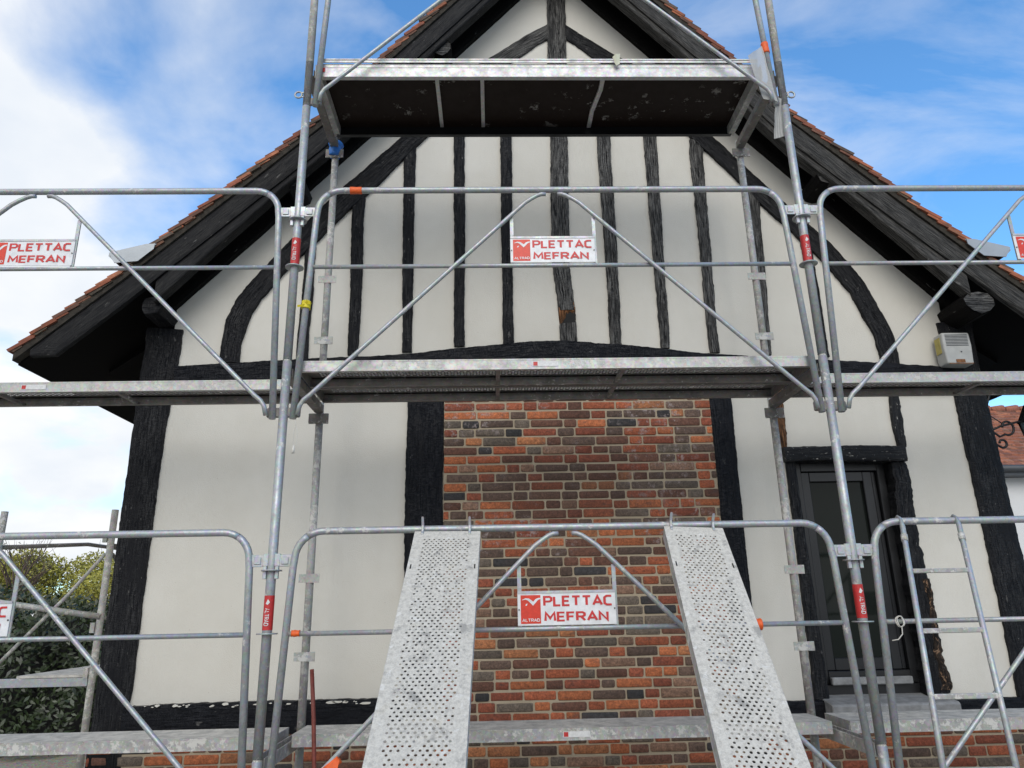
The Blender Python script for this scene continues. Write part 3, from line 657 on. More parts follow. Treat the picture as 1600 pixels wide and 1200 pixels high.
def base_frame(X, label):
    r_ = thing('base_frame', label, 'scaffold base', (X, 0, -1.46), 'scaffold base frames under the bottom deck')
    b = MB(); b.tube([(0, 0, .02), (0, 0, .79)], SR, 18); b.build('standard', M['galva'], r_)
    b = MB(); b.tube([(0, .81, .02), (0, .81, .79)], SR, 18); b.build('standard', M['galva_dirty'], r_)
    b = MB(); b.box(-.024, .024, .02, .79, .735, .742); b.box(-.028, -.022, .02, .79, .735, .80); b.box(.022, .028, .02, .79, .735, .80); b.build('transom', M['galva_dirty'], r_, .002)
    for y in (0, .81):
        b = MB(); b.box(-.075, .075, y-.075, y+.075, 0, .008); b.build('base_plate', M['galva_dirty'], r_)
base_frame(0, 'left scaffold base frame below the bottom deck, its transom end showing'); base_frame(3, 'right scaffold base frame below the bottom deck near the window sill')
def top_post(X, label):
    s_ = 1 if X == 0 else -1
    r_ = thing('guardrail_post', label, 'scaffold post', (X, 0, 3.33), 'single posts above the top platform')
    b = MB(); b.tube([(0, 0, -.33), (0, 0, 1.6)], SR, 18); b.build('standard', M['galva_dirty'], r_)
    b = MB()   # ring plate on the outside
    ring = [(-s_*(.055+.022*math.cos(R(a))), .0, -.24+.022*math.sin(R(a))) for a in range(0, 360, 30)]
    b.tube(ring, .006, 8, closed=True); b.box(min(-s_*.02, -s_*.04), max(-s_*.02, -s_*.04), -.004, .004, -.258, -.252); b.box(min(-s_*.02, -s_*.04), max(-s_*.02, -s_*.04), -.004, .004, -.228, -.222)
    b.build('ring_plate', M['galva'], r_)
top_post(0, 'weathered steel post rising into the sky left of the top platform'); top_post(3, 'weathered steel post rising into the sky right of the top platform')
# ---- advance guardrail panels
def guardrail(X, z0, label, sign=True, mat='galva', clips=True):
    """origin at deck level z0 at the left standard"""
    r_ = thing('safety_guardrail', label, 'guardrail', (X, 0, z0), 'guardrail panels clipped between the scaffold standards')
    y = -.012; TR = .0185
    zt = 1.06; rad = .14
    lx0, lx1 = .115, .055      # leg x at top and bottom
    # top rail with rounded corners, one bent tube with its legs
    left = [(lx1, y, -.34), (lx0-.005, y, zt-rad-.04)]
    cr_ = arc(lx0+rad, zt-rad, rad, 180, 90, 8, y)
    right = [(3-p[0], p[1], p[2]) for p in reversed(left+cr_)]
    b = MB(); b.tube(cr_[5:]+right[:4], TR, 14); b.build('top_rail', M[mat], r_)
    b = MB(); b.tube(left+cr_[:6], TR, 14); b.build('leg', M[mat], r_)
    b = MB(); b.tube(right[3:], TR, 14); b.build('leg', M[mat], r_)
    zm = .56
    xl = lx1+(lx0-lx1)*(zm+.34)/(zt-rad+.34)
    b = MB(); b.tube([(xl+.012, y, zm), (3-xl-.012, y, zm)], .0125, 12); b.build('mid_rail', M[mat], r_)
    for s_ in (-1, 1):
        f = lambda x: 1.5+s_*x
        P = [(f(.035), y-.004, zt-.032), (f(.06), y-.006, zt-.033), (f(.085), y-.008, zt-.043), (f(.12), y-.012, zt-.066), (f(.16), y-.014, zt-.095)]
        Q = [(f(1.35), y-.036, -.215), (f(1.385), y-.034, -.245), (f(1.405), y-.03, -.275), (f(1.415), y-.022, -.325)]
        b = MB(); b.tube(P+Q, .0125, 12); b.build('brace', M[mat], r_)
        # hanger
        b = MB(); b.box(f(.242)-.010, f(.242)+.010, y-.005, y+.003, zm+.012, .868); b.build('sign_hanger', M[mat], r_)
        # hook plate and pin
        x0_, x1_ = (.030, .108) if s_ < 0 else (2.892, 2.970)
        xm = x0_ if s_ < 0 else x1_
        b = MB(); b.box(x0_+(.008 if s_ < 0 else 0), x1_-(0 if s_ < 0 else .008), y-.006, y+.002, .885, .945)
        b.box(x0_+.022, x1_-.022, y-.012, y-.0065, .897, .933)
        b.box(xm-.014, xm+.014, y-.008, y+.008, .888, .95); b.box(xm-.009, xm+.009, y-.010, y+.010, .825, .888)
        b.build('hook_plate', M['galva_clean'], r_, .002)
        # foot clip
        fx = lx1 if s_ < 0 else 3-lx1
        b = MB(); b.box(fx-.036, fx+.036, y+.004, y+.022, -.33, -.275); b.build('foot_clip', M['steel_dark'], r_, .006)
    if sign:
        b = MB(); b.box(1.247, 1.743, y-.010, y-.006, .575, .736); sp = b.build('sign_plate', M['white_paint'], r_, .002)
        b = MB(); b.box(1.248, 1.742, y-.013, y-.0105, .730, .742); b.build('sign_rim', M['galva_clean'], sp)
        b = MB(); b.box(1.263, 1.363, y-.0115, y-.0095, .585, .722); b.build('logo_square', M['sign_red'], sp)
        b = MB()   # bird
        up_ = [(1.270, .700), (1.288, .708), (1.305, .706), (1.318, .697), (1.326, .690), (1.338, .703), (1.350, .708), (1.3625, .7085)]
        lo_ = [(1.270, .698), (1.288, .701), (1.300, .696), (1.311, .685), (1.325, .671), (1.340, .687), (1.350, .698), (1.3625, .7035)]
        for a in range(7):
            q = [lo_[a], lo_[a+1], up_[a+1], up_[a]]; b.quad(*[(p[0], y-.0123, p[1]) for p in q])
        b.quad((1.286, y-.0123, .672), (1.293, y-.0123, .671), (1.298, y-.0123, .682), (1.290, y-.0123, .680))
        b.build('bird_emblem', M['white_paint'], sp)
        text_obj(T3.copy(), 'lettering', 'white_paint', sp, (1.2695, y-.0123, .594))
        text_obj(T1.copy(), 'lettering', 'text_red', sp, (1.376, y-.0106, .6655)); text_obj(T2.copy(), 'lettering', 'text_red', sp, (1.379, y-.0106, .588))
        b = MB()
        for x in (1.254, 1.736): b.tube([(x, y-.014, .652), (x, y-.009, .652)], .004, 8)
        b.build('rivet', M['bolt'], sp)
    return r_
G0 = guardrail(0, 1.34, 'middle level guardrail with red and white sign, centre bay in front of the gable studs')
dup(G0, (-3, 0, 1.34), 'middle level guardrail at left edge of the photo, sign against the sky')
dup(G0, (3, 0, 1.34), 'middle level guardrail at right edge, in front of the roof and siren box')
dup(G0, (0, 0, -.66), 'bottom level guardrail in front of the bricks, two planks hooked over it')
dup(G0, (-3, 0, -.66), 'bottom level guardrail in front of the left plaster panel and hedge')
dup(G0, (3, 0, -.66), 'bottom level guardrail at right, crossing window and white wall, ladder hooked on it')
GT = guardrail(0, 3.34, 'top level guardrail, only its feet and slanting braces visible above the dark platform', sign=False)
# ---- perforated steel planks
def perforated(b, L, W, z, x_m=.06, y_m=.036, cx_=.0188, cy_=.0245, r=.0066, fill=.0, seed=1, thick=.0018):
    """sheet in x (length) and y (width) with real round holes"""
    rnd = random.Random(seed)
    nx = int((L-2*x_m)/cx_); ny = int((W-2*y_m)/cy_)
    xs0 = (L-nx*cx_)/2; ys0 = (W-ny*cy_)/2
    def V(x, y): b.v.append((x, y, z)); return len(b.v)-1
    def rect(x0, x1, y0, y1):
        if x1-x0 > 1e-5 and y1-y0 > 1e-5: b.face((V(x0, y0), V(x1, y0), V(x1, y1), V(x0, y1)))
    rect(0, xs0, 0, W); rect(xs0+nx*cx_, L, 0, W); rect(xs0, xs0+nx*cx_, 0, ys0); rect(xs0, xs0+nx*cx_, W-ys0, W)
    for i in range(nx):
        x0 = xs0+i*cx_; x1 = x0+cx_; sh = (i % 2)*cy_/2
        if sh: rect(x0, x1, ys0, ys0+sh); rect(x0, x1, ys0+ny*cy_-sh, ys0+ny*cy_)
        for j in range(ny-(1 if sh else 0)):
            y0 = ys0+sh+j*cy_; y1 = y0+cy_
            clog = fill*(1+1.6*vnoise(x0*3.1, seed)+1.2*vnoise(x0*9+y0*12, seed+2)) if fill else 0
            if rnd.random() < clog: rect(x0, x1, y0, y1); continue
            mx_, my = (x0+x1)/2, (y0+y1)/2; rr_ = r*rnd.uniform(.84, 1.06) if fill else r
            outer = [V(x1, my), V(x1, y1), V(mx_, y1), V(x0, y1), V(x0, my), V(x0, y0), V(mx_, y0), V(x1, y0)]
            inn = [V(mx_+rr_*math.cos(k*math.pi/4), my+rr_*math.sin(k*math.pi/4)) for k in range(8)]
            rim = [None]*8
            for k in range(8): b.v.append((mx_+rr_*math.cos(k*math.pi/4), my+rr_*math.sin(k*math.pi/4), z-.003)); rim[k] = len(b.v)-1
            for k in range(8): k2 = (k+1) % 8; b.face((inn[k], outer[k], outer[k2], inn[k2])); b.face((inn[k], inn[k2], rim[k2], rim[k]))
def steel_plank(name, loc, label, mat_top, mat_side, L=2.9, hole=.0066, W=.32, fill=.0, seed=1, cat='scaffold deck', group=None, sticker=None, rot=None, hooks=False, fascia=None):
    r_ = thing(name, label, cat, loc, group)
    if rot is not None: r_.rotation_euler = rot
    b = MB(); perforated(b, L, W, 0, fill=fill, seed=seed, r=hole); b.build('perforated_top', M[mat_top], r_)
    H = .062
    for s_ in (0, 1):
        y = 0 if s_ == 0 else W; y1 = .002 if s_ == 0 else W-.002
        b = MB(); b.box(0, L, min(y, y1), max(y, y1), -H, -.0005)
        yi = .026 if s_ == 0 else W-.026; b.box(0, L, min(y1, yi), max(y1, yi), -H, -H+.002)
        b.box(0, L, min(y, y1)-.0012*(1-s_), max(y, y1)+.0012*s_, -.008, -.0005); b.box(0, L, min(y, y1)-.0012*(1-s_), max(y, y1)+.0012*s_, -H, -H+.006)
        b.build('side_web', M[fascia or mat_side] if s_ == 0 else M[mat_side], r_)
    for x in (.0, L-.003):
        b = MB(); b.box(x, x+.003, .0025, W-.0025, -H+.004, -.001); b.build('end_cap', M[mat_side], r_)
    for x in (L*.385, L*.63):
        b = MB(); b.box(x-.012, x+.012, .0025, W-.0025, -H+.003, -H+.022); b.build('cross_rib', M['steel_dark'], r_)
    if sticker is not None:
        b = MB(); b.box(sticker, sticker+.145, -.0024, -.0014, -.046, -.017); st = b.build('sticker', M['sticker_white'], r_)
        b = MB(); b.box(sticker+.004, sticker+.028, -.0032, -.0026, -.043, -.020); b.build('sticker_logo', M['sticker_red'], st)
    if hooks:
        for y in (W*.1, W*.82):
            b = MB(); b.prism([(-.028, -.012), (.03, -.012), (.03, .006), (.004, .008), (-.012, .028), (-.022, .075), (-.030, .05), (-.034, .02)], y, y+.012, axis='y')
            b.build('hook', M['galva_clean'], r_, .002)
        for y in (.016, W-.016):
            b = MB(); b.box(.30, .335, y-.003, y+.003, .0005, .0015); b.build('slot', M['black'], r_)
    return r_
GD = 'perforated steel deck planks'
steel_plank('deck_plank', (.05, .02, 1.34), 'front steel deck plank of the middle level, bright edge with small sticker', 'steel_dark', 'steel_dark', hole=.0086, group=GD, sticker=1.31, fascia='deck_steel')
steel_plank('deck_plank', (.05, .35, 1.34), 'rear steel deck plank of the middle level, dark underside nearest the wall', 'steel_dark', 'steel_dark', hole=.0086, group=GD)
steel_plank('deck_plank', (-2.95, .355, 1.34), 'middle level deck plank reaching left past the eave into the sky', 'steel_dark', 'steel_dark', hole=.0086, group=GD, sticker=1.29, fascia='deck_steel')
steel_plank('deck_plank', (3.05, .355, 1.34), 'middle level deck plank at right, below the siren box', 'steel_dark', 'steel_dark', hole=.0086, group=GD, sticker=1.41, fascia='deck_steel')
steel_plank('deck_plank', (.05, .42, -.618), 'plaster splashed bottom deck plank in front of the bricks', 'dusty', 'galva_dirty', fill=.6, group=GD, sticker=1.44)
steel_plank('deck_plank', (-2.95, .42, -.625), 'plaster splashed bottom deck plank below the left plaster panel', 'dusty', 'galva_dirty', fill=.6, group=GD)
steel_plank('deck_plank', (3.05, .42, -.618), 'plaster splashed bottom deck plank under the window sill at right', 'dusty', 'galva_dirty', fill=.6, group=GD)
# leaning planks : local x runs down the plank, local y across
def lean(name, top, bot, W, label, seed):
    A = Vector(top); B = Vector(bot); d = (B-A).normalized(); side = Vector((1, 0, 0)); side = (side-d*side.dot(d)).normalized(); nrm = d.cross(side)
    if nrm.y > 0: nrm = -nrm
    # axes: x=d, y=side, z=nrm (flip to stay right handed)
    yv = nrm.cross(d)
    mm = Matrix((d, yv, nrm)).transposed().to_4x4(); mm.translation = A-yv*W/2
    r_ = steel_plank(name, (0, 0, 0), label, 'caked', 'galva_dirty', L=3.07, W=W, fill=.14, seed=seed, hole=.0060, cat='scaffold plank', hooks=True, group='steel planks leaning on the bottom guardrail')
    r_.matrix_world = mm
    return r_
lean('leaning_plank', (.895, -.045, .385), (.862, -1.25, -.512), .335, 'left perforated plank caked in plaster, leaning on the guardrail left of the sign', 11)
lean('leaning_plank', (2.165, -.045, .385), (2.045, -1.12, -.512), .30, 'right perforated plank caked in plaster, leaning slanted right of the sign', 12)
# ---- top aluminium platform
tp = thing('top_platform', 'aluminium framed platform with dark plywood underside high under the gable peak', 'scaffold platform', (.05, .02, 3.34))
L = 2.83; W = .62
b = MB(); b.box(0, L, 0, .006, .012, .03); b.box(0, L, -.004, .02, .030, .040); b.box(0, L, .012, .018, -.028, .012); b.box(0, L, 0, .006, -.095, -.028); b.box(0, L, -.003, .03, -.100, -.095); b.box(0, L, -.002, .014, -.030, -.024)
b.build('front_beam', M['aluminium'], tp, .0015)
b = MB(); b.box(0, L, W-.03, W, -.100, -.096); b.box(0, L, W-.006, W, -.096, .03); b.build('rear_beam', M['frame_dark'], tp, .001)
b = MB(); b.box(.0, L, .022, W-.008, -.022, -.010); b.build('plywood_board', M['plywood'], tp)
for k, (xa, xb) in enumerate(((.745, .745), (1.04, 1.04), (1.82, 1.81))):
    b = MB()
    if k == 2:
        P = [(1.83, .04, -.034), (1.83, .2, -.034), (1.80, .42, -.036), (1.80, .60, -.034)]
        for a, c in zip(P, P[1:]): b.prism([(a[0]-.014, a[1]), (a[0]+.014, a[1]), (c[0]+.014, c[1]), (c[0]-.014, c[1])], -.038, -.0225, axis='z')
    else: b.box(xa-.012, xa+.012, .03, W-.03, -.038, -.0225)
    b.build('cross_rib', M['aluminium'], tp)
for x in (-.02, L-.02):
    b = MB(); b.box(x, x+.006, .006, W-.006, -.098, .0); b.box(x+.034, x+.04, .006, W-.006, -.098, .0); b.box(x+.006, x+.034, .01, W-.01, -.094, -.088)
    b.build('end_beam', M['galva_dirty'], tp)
b = MB(); b.box(.01, .045, -.0045, -.0035, -.062, -.032); b.build('sticker', M['sticker_red'], tp)
# ---- ladder hooked over the right guardrail
lad = thing('hook_ladder', 'light steel ladder hooked over the guardrail right of the window', 'ladder', (3.27, 0, .40))
def on(x, z): # ladder plane leans toward the viewer downwards
    k = -z/1.04; return (x-.33*k+.0*k, -.035-.58*k, z)
for q in (0, .30):
    b = MB(); b.tube([(q+.005, .028, -.01), (q+.003, .026, .015), (q, 0, .028), (q, -.026, .015), on(q, -.03), on(q, -.5), on(q, -1.25)], [.007]*4+[.013]*3, 10); b.build('stile', M['galva'], lad)
    b = MB(); a = on(q, -.075); c_ = on(q, -.11); b.tube([a, c_], .0165, 10); b.build('collar', M['galva_dirty'], lad)
for z in (-.26, -.535, -.80, -1.06):
    a = Vector(on(0, z)); c_ = Vector(on(.30, z)); b = MB(); b.box(a.x+.01, c_.x-.01, a.y-.012, a.y+.010, z-.012, z+.010); b.build('rung', M['galva_dirty'], lad, .003)
# ------------------------------------------------------------------ small things
def wrap(name, path, r, mat, label, cat, n=12, j=.25):
    b = MB(); P = [Vector(p) for p in path]; m_ = 7; pts = []; rs = []
    for k in range(m_): pts.append(P[0].lerp(P[-1], k/(m_-1))); rs.append(r*(1+j*abs(vnoise(k*1.9, len(label)))))
    b.tube(pts, rs, n); o = b.build(name, M[mat]); tag(o, label, cat); return o
def pos_leg(z0, z, right=False):   # point on a guardrail leg axis
    t_ = (z+.34)/(1.06-.14-.04+.34); x = .055+.055*t_; return ((3-x) if right else x, -.012, z0+z)
yt = wrap('yellow_tape', [pos_leg(1.34, .30), pos_leg(1.34, .345)], .021, 'yellow', 'crumpled yellow tape tied round the guardrail leg', 'tape', j=.5)
b = MB(); 
for k in range(7):
    a = R(random.uniform(0, 360)); l = random.uniform(.03, .05); z = 1.34+.32+random.uniform(-.015, .015)
    b.quad((.085, -.03, z), (.085+.01*math.cos(a+1), -.035, z+.01), (.085+l*math.cos(a), -.045, z+l*.35*math.sin(a)+.008), (.085+l*math.cos(a), -.04, z+l*.35*math.sin(a)-.004))
b.build('tape_end', M['yellow'], yt)
wrap('orange_tape', [(.30, -.012, 2.40), (.37, -.012, 2.40)], .0205, 'orange', 'orange tape round the left of the middle guardrail top rail', 'tape', j=.12)
wrap('orange_tape', [pos_leg(3.34, .055, True), pos_leg(3.34, .135, True)], .0215, 'orange', 'orange tape round the guardrail leg above the net scrap at top right', 'tape', j=.3)
wrap('orange_tape', [(.125, -.012, -.098), (.165, -.012, -.098)], .0145, 'orange', 'short orange tape on the bottom mid rail, left end', 'tape', j=.2)
wrap('orange_clip', [(2.44, -.012, -.1), (2.475, -.012, -.1)], .026, 'orange', 'orange cap where the right leaning plank meets the mid rail', 'cap', j=.3)
b = MB(); b.tube([(.395, -.045, -.66), (.33, -.05, -.71)], .020, 10)
b.quad((.36, -.07, -.67), (.40, -.07, -.66), (.385, -.085, -.75), (.35, -.08, -.74)); b.quad((.33, -.075, -.70), (.36, -.07, -.68), (.33, -.09, -.77), (.31, -.085, -.76))
tag(b.build('orange_ribbon', M['orange']), 'torn orange ribbon on the low slanting brace beside the red bar', 'ribbon')
b = MB(); b.tube([(.155, .33, -.29), (.185, .3, -.52), (.215, .26, -.80), (.24, .22, -1.45)], .011, 10); tag(b.build('red_bar', M['red_oxide']), 'thin rusty red bar standing against the bottom deck', 'metal bar')
wrap('blue_cloth', [(.005, .80, 3.31), (-.005, .80, 3.19)], .04, 'blue', 'crumpled blue cloth on the post under the left end of top platform', 'cloth', j=.5)
b = MB(); pts = [(1.93+.012, -.02, 3.40), (1.93-.02, -.008, 3.38), (1.925, -.006, 3.345), (1.93, -.006, 3.32), (1.945, -.007, 3.29), (1.985, -.007, 3.31), (1.985, -.008, 3.35), (1.995, -.01, 3.415)]
pts = [(1.955+(p[0]-1.955)*.6, p[1], 3.345+(p[2]-3.345)*.72) for p in pts]
b.v += [(p[0], p[1], p[2]) for p in pts]; b.v += [(p[0], p[1]-.002, p[2]) for p in pts]
b.face(range(8)); b.face([15-k for k in range(8)])
for k in range(8): b.face((k, (k+1) % 8, 8+(k+1) % 8, 8+k))
tag(b.build('tape_scrap', M['masking']), 'scrap of pale tape on the front edge of the top platform', 'tape')
# string on the right mid rail
b = MB(); ring = [(3.175+.022*math.cos(R(a)), -.03+.004*math.sin(R(3*a)), -.10+.026*math.sin(R(a))) for a in range(0, 360, 24)]
b.tube(ring, .0032, 6, closed=True); b.tube([(p[0]*.7+3.175*.3, p[1]-.004, p[2]) for p in ring], .003, 6, closed=True)
b.tube([(3.18, -.03, -.125), (3.175, -.035, -.16), (3.15, -.035, -.185), (3.12, -.03, -.19)], .0028, 6); tag(b.build('white_string', M['string']), 'loop of white string knotted on the rail in front of the window', 'string')
b = MB(); b.tube([(.07, -.015, .99), (.075, -.016, .955)], .0012, 5); b.tube([(.075+.010*math.cos(R(a)), -.016, .90+.055*math.sin(R(a))) for a in range(0, 360, 30)], .0022, 6, closed=True); b.tube([(.072, -.017, .85), (.07, -.017, .81)], [.006, .009], 6)
tag(b.build('dangling_wire', M['string']), 'small twisted wire hanging below the left standard foot', 'wire')
# net scrap at top right
def sheet(name, P, mat, nu=10, nv=10, wob=.008, parent=None):
    b = MB(); A, B_, C, D = [Vector(p) for p in P]; ix = {}
    for i in range(nu+1):
        for j in range(nv+1):
            u, v = i/nu, j/nv; p = (A.lerp(B_, u)).lerp(D.lerp(C, u), v); p.y += wob*(vnoise(u*3+v*2, 3)+vnoise(v*6+u, 8)); p.x += wob*.6*vnoise(v*5, 4)
            ix[i, j] = len(b.v); b.v.append(tuple(p))
    wu = (B_-A).length; wv_ = (D-A).length
    for i in range(nu):
        for j in range(nv):
            b.face((ix[i, j], ix[i+1, j], ix[i+1, j+1], ix[i, j+1]), [(q[0]/nu*wu, q[1]/nv*wv_) for q in ((i, j), (i+1, j), (i+1, j+1), (i, j+1))], None, True)
    return b.build(name, M[mat], parent)
o = sheet('net_scrap', [(2.80, -.03, 3.36), (2.90, -.035, 3.44), (2.945, -.025, 3.01), (2.865, -.02, 3.05)], 'netting'); tag(o, 'scrap of grey woven net taped at the right end of the top platform', 'netting')
o2 = sheet('net_tail', [(2.945, -.02, 3.06), (2.985, -.02, 3.05), (3.0, .03, 2.80), (2.92, .03, 2.79)], 'netting', parent=o)
# ------------------------------------------------------------------ wall lantern on the right side
lt = thing('wall_lantern', 'black lantern with grey glass on a scrolled iron bracket beyond the right corner post', 'lantern', (4.80, 1.36, 1.2))
b = MB()
b.tube([(0, 0, -.25), (0, 0, .35)], .014, 8)
b.tube([(0.0, 0, -.02), (.12, 0, .03), (.25, 0, .06), (.40, 0, .075)], .008, 8)
sc = [(.17+.055*math.cos(R(a))*(1-(a+120)/900), 0, .02+.06*math.sin(R(a))*(1-(a+120)/900)) for a in range(-180, 200, 20)]
b.tube([(.02, 0, .02)]+[(.10, 0, -.05)]+sc[3:], .0085, 8)
sc2 = [(.11+.034*math.cos(R(a))*(1-(a+120)/900), 0, -.10+.034*math.sin(R(a))*(1-(a+120)/900)) for a in range(-180, 200, 20)]
b.tube([(.01, 0, -.04), (.05, 0, -.10)]+sc2[3:], .0085, 8)
b.tube([(.02, 0, .07), (.03, 0, .15), (.09, 0, .28), (.16, 0, .35), (.22, 0, .37)], .010, 8)
b.tube([(.0, 0, .20), (.05, 0, .12), (.14, 0, .05)], .004, 6)
b.build('bracket', M['iron'], lt)
b = MB(); lx, lz = .415, .075
def ringq(b, r0, z0, r1, z1, col=None):
    for k in range(6):
        a, c_ = R(60*k+30), R(60*k+90); b.quad((lx+r0*math.cos(a), r0*math.sin(a), z0), (lx+r0*math.cos(c_), r0*math.sin(c_), z0), (lx+r1*math.cos(c_), r1*math.sin(c_), z1), (lx+r1*math.cos(a), r1*math.sin(a), z1))
ringq(b, .125, lz, .12, lz+.015); ringq(b, .12, lz+.015, .07, lz+.12); ringq(b, .07, lz+.12, .02, lz+.16); ringq(b, .135, lz-.012, .125, lz)
ringq(b, .075, lz-.27, .0, lz-.29)
for k in range(6):
    a = R(60*k+30); b.tube([(lx+.122*math.cos(a), .122*math.sin(a), lz-.006), (lx+.072*math.cos(a), .072*math.sin(a), lz-.27)], .006, 6)
b.build('lantern_frame', M['iron'], lt)
b = MB(); ringq(b, .117, lz-.012, .066, lz-.268); b.build('lantern_glass', M['lantern_glass'], lt)
# ------------------------------------------------------------------ neighbour's house at right
nb = thing('neighbour_house', 'white walled neighbouring house with orange tiled roof and dark gutter at right edge', 'house', (0, 0, 0))
b = MB(); b.box(9, 26, 13.25, 22, -1.46, 2.9); b.build('wall', M['white_wall'], nb)
b = MB(); rnd = random.Random(3)
nr = 19; y0, z0, y1, z1 = 12.9, 2.98, 15.5, 5.02
for k in range(nr):
    t0, t1 = k/nr, (k+1)/nr; x = 8.6+(k % 2)*.09
    while x < 22:
        col = rnd.choice([(.36, .135, .075), (.31, .11, .06), (.40, .16, .09), (.25, .10, .065), (.33, .15, .095)]); q = rnd.uniform(.8, 1.15)
        ya, za = y0+(y1-y0)*t0, z0+(z1-z0)*t0; yb, zb = y0+(y1-y0)*(t1+.3/nr), z0+(z1-z0)*(t1+.3/nr)
        b.prism([(ya, za), (yb, zb-.03), (yb, zb), (ya, za+.04+rnd.uniform(0, .01))], x, x+.175, col=tuple(v*q for v in col), axis='x'); x += .18
b.prism([(15.5, 4.95), (18.2, 2.9), (13.0, 2.9)], 8.6, 22, col=(.2, .1, .06), axis='x')
for k in range(34): b.tube([(8.6+k*.4, 15.5, 5.02), (8.6+k*.4+.36, 15.5, 5.05)], [.10, .12], 8, col=(.36, .14, .09))
b.build('roof', M['tile'], nb)
b = MB(); b.tube([(8.6, 12.85, 2.92), (22, 12.85, 2.92)], .085, 12); b.box(8.6, 22, 12.87, 13.26, 2.76, 2.90); b.build('gutter', M['gutter_grey'], nb)
b = MB(); b.box(5.0, 5.56, 2.5, 2.75, -1.46, .47); b.box(4.78, 5.6, 2.46, 2.79, .47, .50); tag(b.build('garden_wall', M['white_wall']), 'pale low wall pier directly behind the right corner post', 'wall')
b = MB(); P = [(9.0+k*1.0, 11.0, 5.6-.035*k+.02*((k-6)**2)*.12) for k in range(14)]
b.tube([(5.05, 2.2, 2.0), (5.7, 3.4, 1.72), (7.2, 6.2, 2.2), (13.4, 15.5, 5.15)], .006, 5); tag(b.build('overhead_cable', M['iron']), 'thin black cable crossing the gap of sky above the orange roof', 'cable')
# ------------------------------------------------------------------ scaffold along the left side wall
sf = thing('side_scaffold', 'smaller scaffold around the left side wall in front of the hedge', 'scaffold', (-2.5, 1.7, -1.46))
for (x, y) in ((0, 0), (.81, 0), (0, 3), (.81, 3)):
    b = MB(); b.tube([(x, y, 0), (x, y, 2.22)], SR, 12); b.build('standard', M['galva_dirty'], sf)
    b = MB()
    for z in (1.05, 1.35, 1.98): b.box(x-.05, x-.02, y-.03, y-.01, z, z+.07)
    b.build('bracket', M['galva_dirty'], sf)
for y in (0, 3):
    b = MB(); b.box(.02, .79, y-.022, y+.022, 1.0, 1.055); b.build('transom', M['galva'], sf)
b = MB(); b.box(.30, .78, -.02, 1.6, 1.058, 1.075); b.build('deck', M['dusty'], sf)
b = MB(); b.tube([(-.25, -.05, 1.62), (.1, -.04, 1.57), (.82, -.02, 1.46)], .021, 12); b.build('guard_tube', M['galva_dirty'], sf)
b = MB(); b.tube([(.0, .02, 1.96), (-.0, 1.2, 2.08), (0, 2.98, 2.10)], .017, 10); b.build('top_rail', M['steel_dark'], sf)
b = MB(); b.tube([(.81, .03, 1.96), (.81, 2.98, 1.98)], .017, 10); b.build('top_rail', M['steel_dark'], sf)
b = MB(); b.tube([(.81, .03, 1.45), (.81, 2.98, 1.45)], .012, 10); b.build('mid_rail', M['galva_dirty'], sf)
b = MB(); b.tube([(.78, .0, 1.90), (.55, .02, 1.62), (-.05, .02, .95)], .0125, 10); b.build('brace', M['galva_dirty'], sf)
b = MB(); b.tube([(.81, .05, 1.90), (.81, .5, 1.60), (.81, 1.5, .9)], .0125, 10); b.build('brace', M['steel_dark'], sf)
b = MB(); b.tube([(-.0, -.02, 1.95), (.06, -.02, 1.4), (-.05, -.02, .9)], .014, 10); b.build('brace', M['steel_dark'], sf)
# ------------------------------------------------------------------ hedge, shrubs and trees at left
def leaves(b, cx_, cy_, cz_, rx, ry, rz, n, size, rnd, shell=.5, dark=.6):
    for _ in range(n):
        while True:
            v = Vector((rnd.uniform(-1, 1), rnd.uniform(-1, 1), rnd.uniform(-1, 1)))
            if shell < v.length <= 1: break
        p = Vector((cx_+v.x*rx, cy_+v.y*ry, cz_+v.z*rz)); d = Vector((rnd.gauss(0, 1), rnd.gauss(0, 1), rnd.gauss(0, 1))).normalized(); e = d.orthogonal().normalized()
        s_ = size*rnd.uniform(.6, 1.3); q = rnd.uniform(dark, 1.3)
        b.quad(p-d*s_, p-e*s_*.42, p+d*s_, p+e*s_*.42, col=(q, q, q*rnd.uniform(.7, 1)))
rnd = random.Random(77)
hd = thing('laurel_hedge', 'dark glossy laurel hedge behind the side scaffold at lower left', 'hedge', (0, 0, 0))
b = MB()
for _ in range(15000):
    x = rnd.uniform(-9, -2.05); dep = abs(rnd.gauss(0, .16)); z = rnd.uniform(-1.4, .17+.03*math.sin(x*3))
    bul = .16*math.sin(x*2.3+z*3)+.12*math.sin(x*5.1-z*4.3)
    if rnd.random() < .2: z = .17+.12*math.sin(x*2.1)+rnd.gauss(0, .06); yy = 5.2+rnd.uniform(0, 1.2)
    else: yy = 5.0+dep+bul
    p = Vector((x, yy, z)); d = Vector((rnd.gauss(0, 1), rnd.gauss(-.3, .5), rnd.gauss(-.3, .8))).normalized(); e = d.cross(Vector((rnd.gauss(0, .4), -1, rnd.gauss(.3, .4)))).normalized()
    s_ = rnd.uniform(.03, .055); q = rnd.uniform(.5, 1.5)
    b.quad(p-d*s_, p-e*s_*.4, p+d*s_, p+e*s_*.4, col=(q, q, q))
b.build('foliage', M['laurel'], hd)
b = MB()
for k in range(24):
    x = -8.8+k*.29; b.tube([(x, 5.6, -1.46), (x+rnd.uniform(-.1, .1), 5.55, -.6), (x+rnd.uniform(-.2, .2), 5.5, .05)], [.025, .018, .008], 6)
b.build('stems', M['bark'], hd)
b = MB(); b.box(-9, -2.1, 5.45, 6.3, -1.46, .02); b.build('dense_core', M['laurel'], hd)
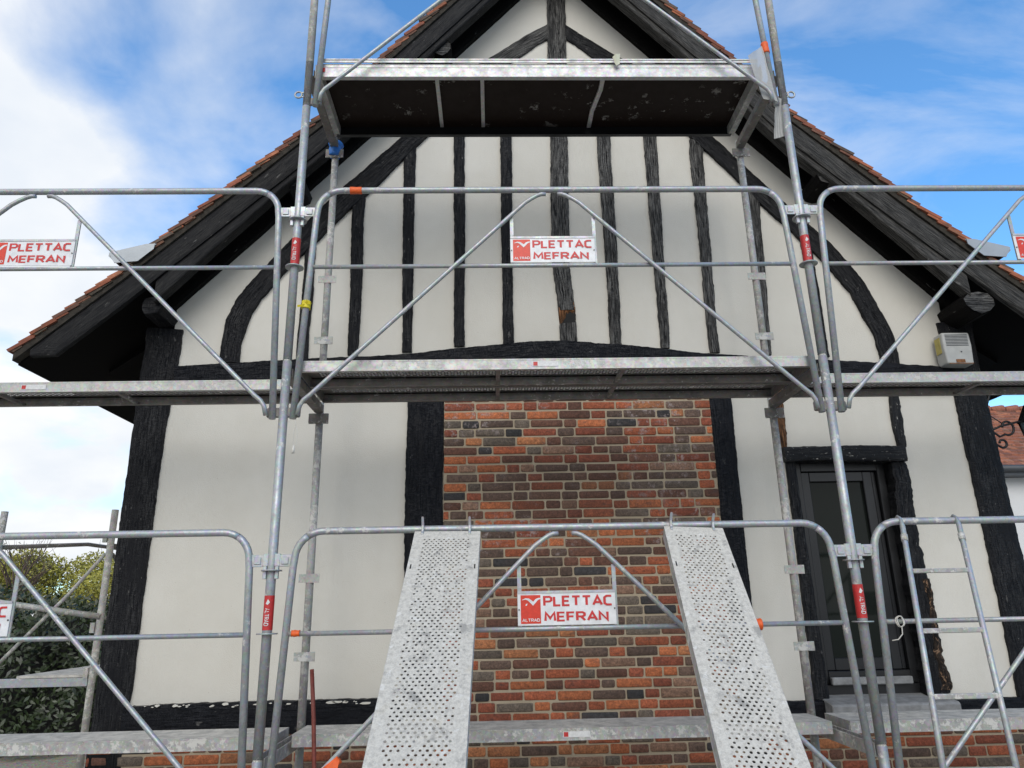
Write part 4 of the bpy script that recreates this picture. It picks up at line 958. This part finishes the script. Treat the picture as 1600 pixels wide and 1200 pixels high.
def tree(name, x, y, h, rx, rz, n, mat, label, seed, size=.12, bare=False):
    rnd = random.Random(seed); r_ = thing(name, label, 'tree' if not bare else 'shrub', (x, y, -1.46), 'trees and shrubs beyond the hedge')
    b = MB(); tips = []
    b.tube([(0, 0, 0), (.05, 0, h*.3), (0, .05, h*.62)], [.11, .08, .04], 8)
    for k in range(26 if bare else 14):
        a = rnd.uniform(0, 6.28); z0_ = h*rnd.uniform(.15, .6); l = rnd.uniform(.5, 1)
        t_ = Vector((math.cos(a)*rx*l, math.sin(a)*rx*l, min(h*.97, z0_+h*rnd.uniform(.15, .45)))); mdl = Vector((t_.x*.45, t_.y*.45, z0_+(t_.z-z0_)*.6))
        b.tube([(0, 0, z0_), mdl, t_], [.04, .022, .006], 6); tips.append(t_)
        for q in range(6 if bare else 2):
            e_ = t_+Vector((rnd.uniform(-.4, .4), rnd.uniform(-.4, .4), rnd.uniform(.1, .6))); b.tube([mdl.lerp(t_, rnd.random()), e_], [.010, .003], 4)
    b.build('trunk', M['bark' if not bare else 'twig'], r_)
    b = MB()
    for k in range(34):
        a = rnd.uniform(0, 6.28); q = rnd.uniform(.0, .85); cz_ = h-rz+rnd.uniform(-.85, .8)*rz; sc_ = math.sqrt(max(.1, 1-((cz_-(h-rz))/rz)**2))
        leaves(b, math.cos(a)*rx*q*sc_, math.sin(a)*rx*q*sc_, cz_, rx*.34, rx*.34, rz*.27, n//34, size, rnd, .2, .55)
    b.build('crown', M[mat], r_)
tree('broad_tree', -15.0, 22, 3.75, 2.1, 1.7, 13000, 'spring_leaf', 'yellow green tree above the hedge at far left', 1, .075)
tree('broad_tree', -12.6, 22.5, 3.6, 2.0, 1.6, 13000, 'spring_leaf', 'yellow green tree above the hedge, middle one, beside the scaffold post', 2, .055)
tree('broad_tree', -10.6, 21, 3.4, 1.8, 1.5, 11000, 'spring_leaf', 'yellow green tree partly hidden by the left corner post', 3, .055)
tree('bare_shrub', -13.4, 19.5, 3.75, 1.0, 1.0, 260, 'pale_leaf', 'thin bare budding shrub rising above the hedge at far left', 4, .05, True)
#tree('broad_tree', -18.2, 24, 3.9, 2.0, 1.9, 2400, 'spring_leaf', 'yellow green tree beyond the photo edge side of the hedge', 5)
# render settings left to the wrapper
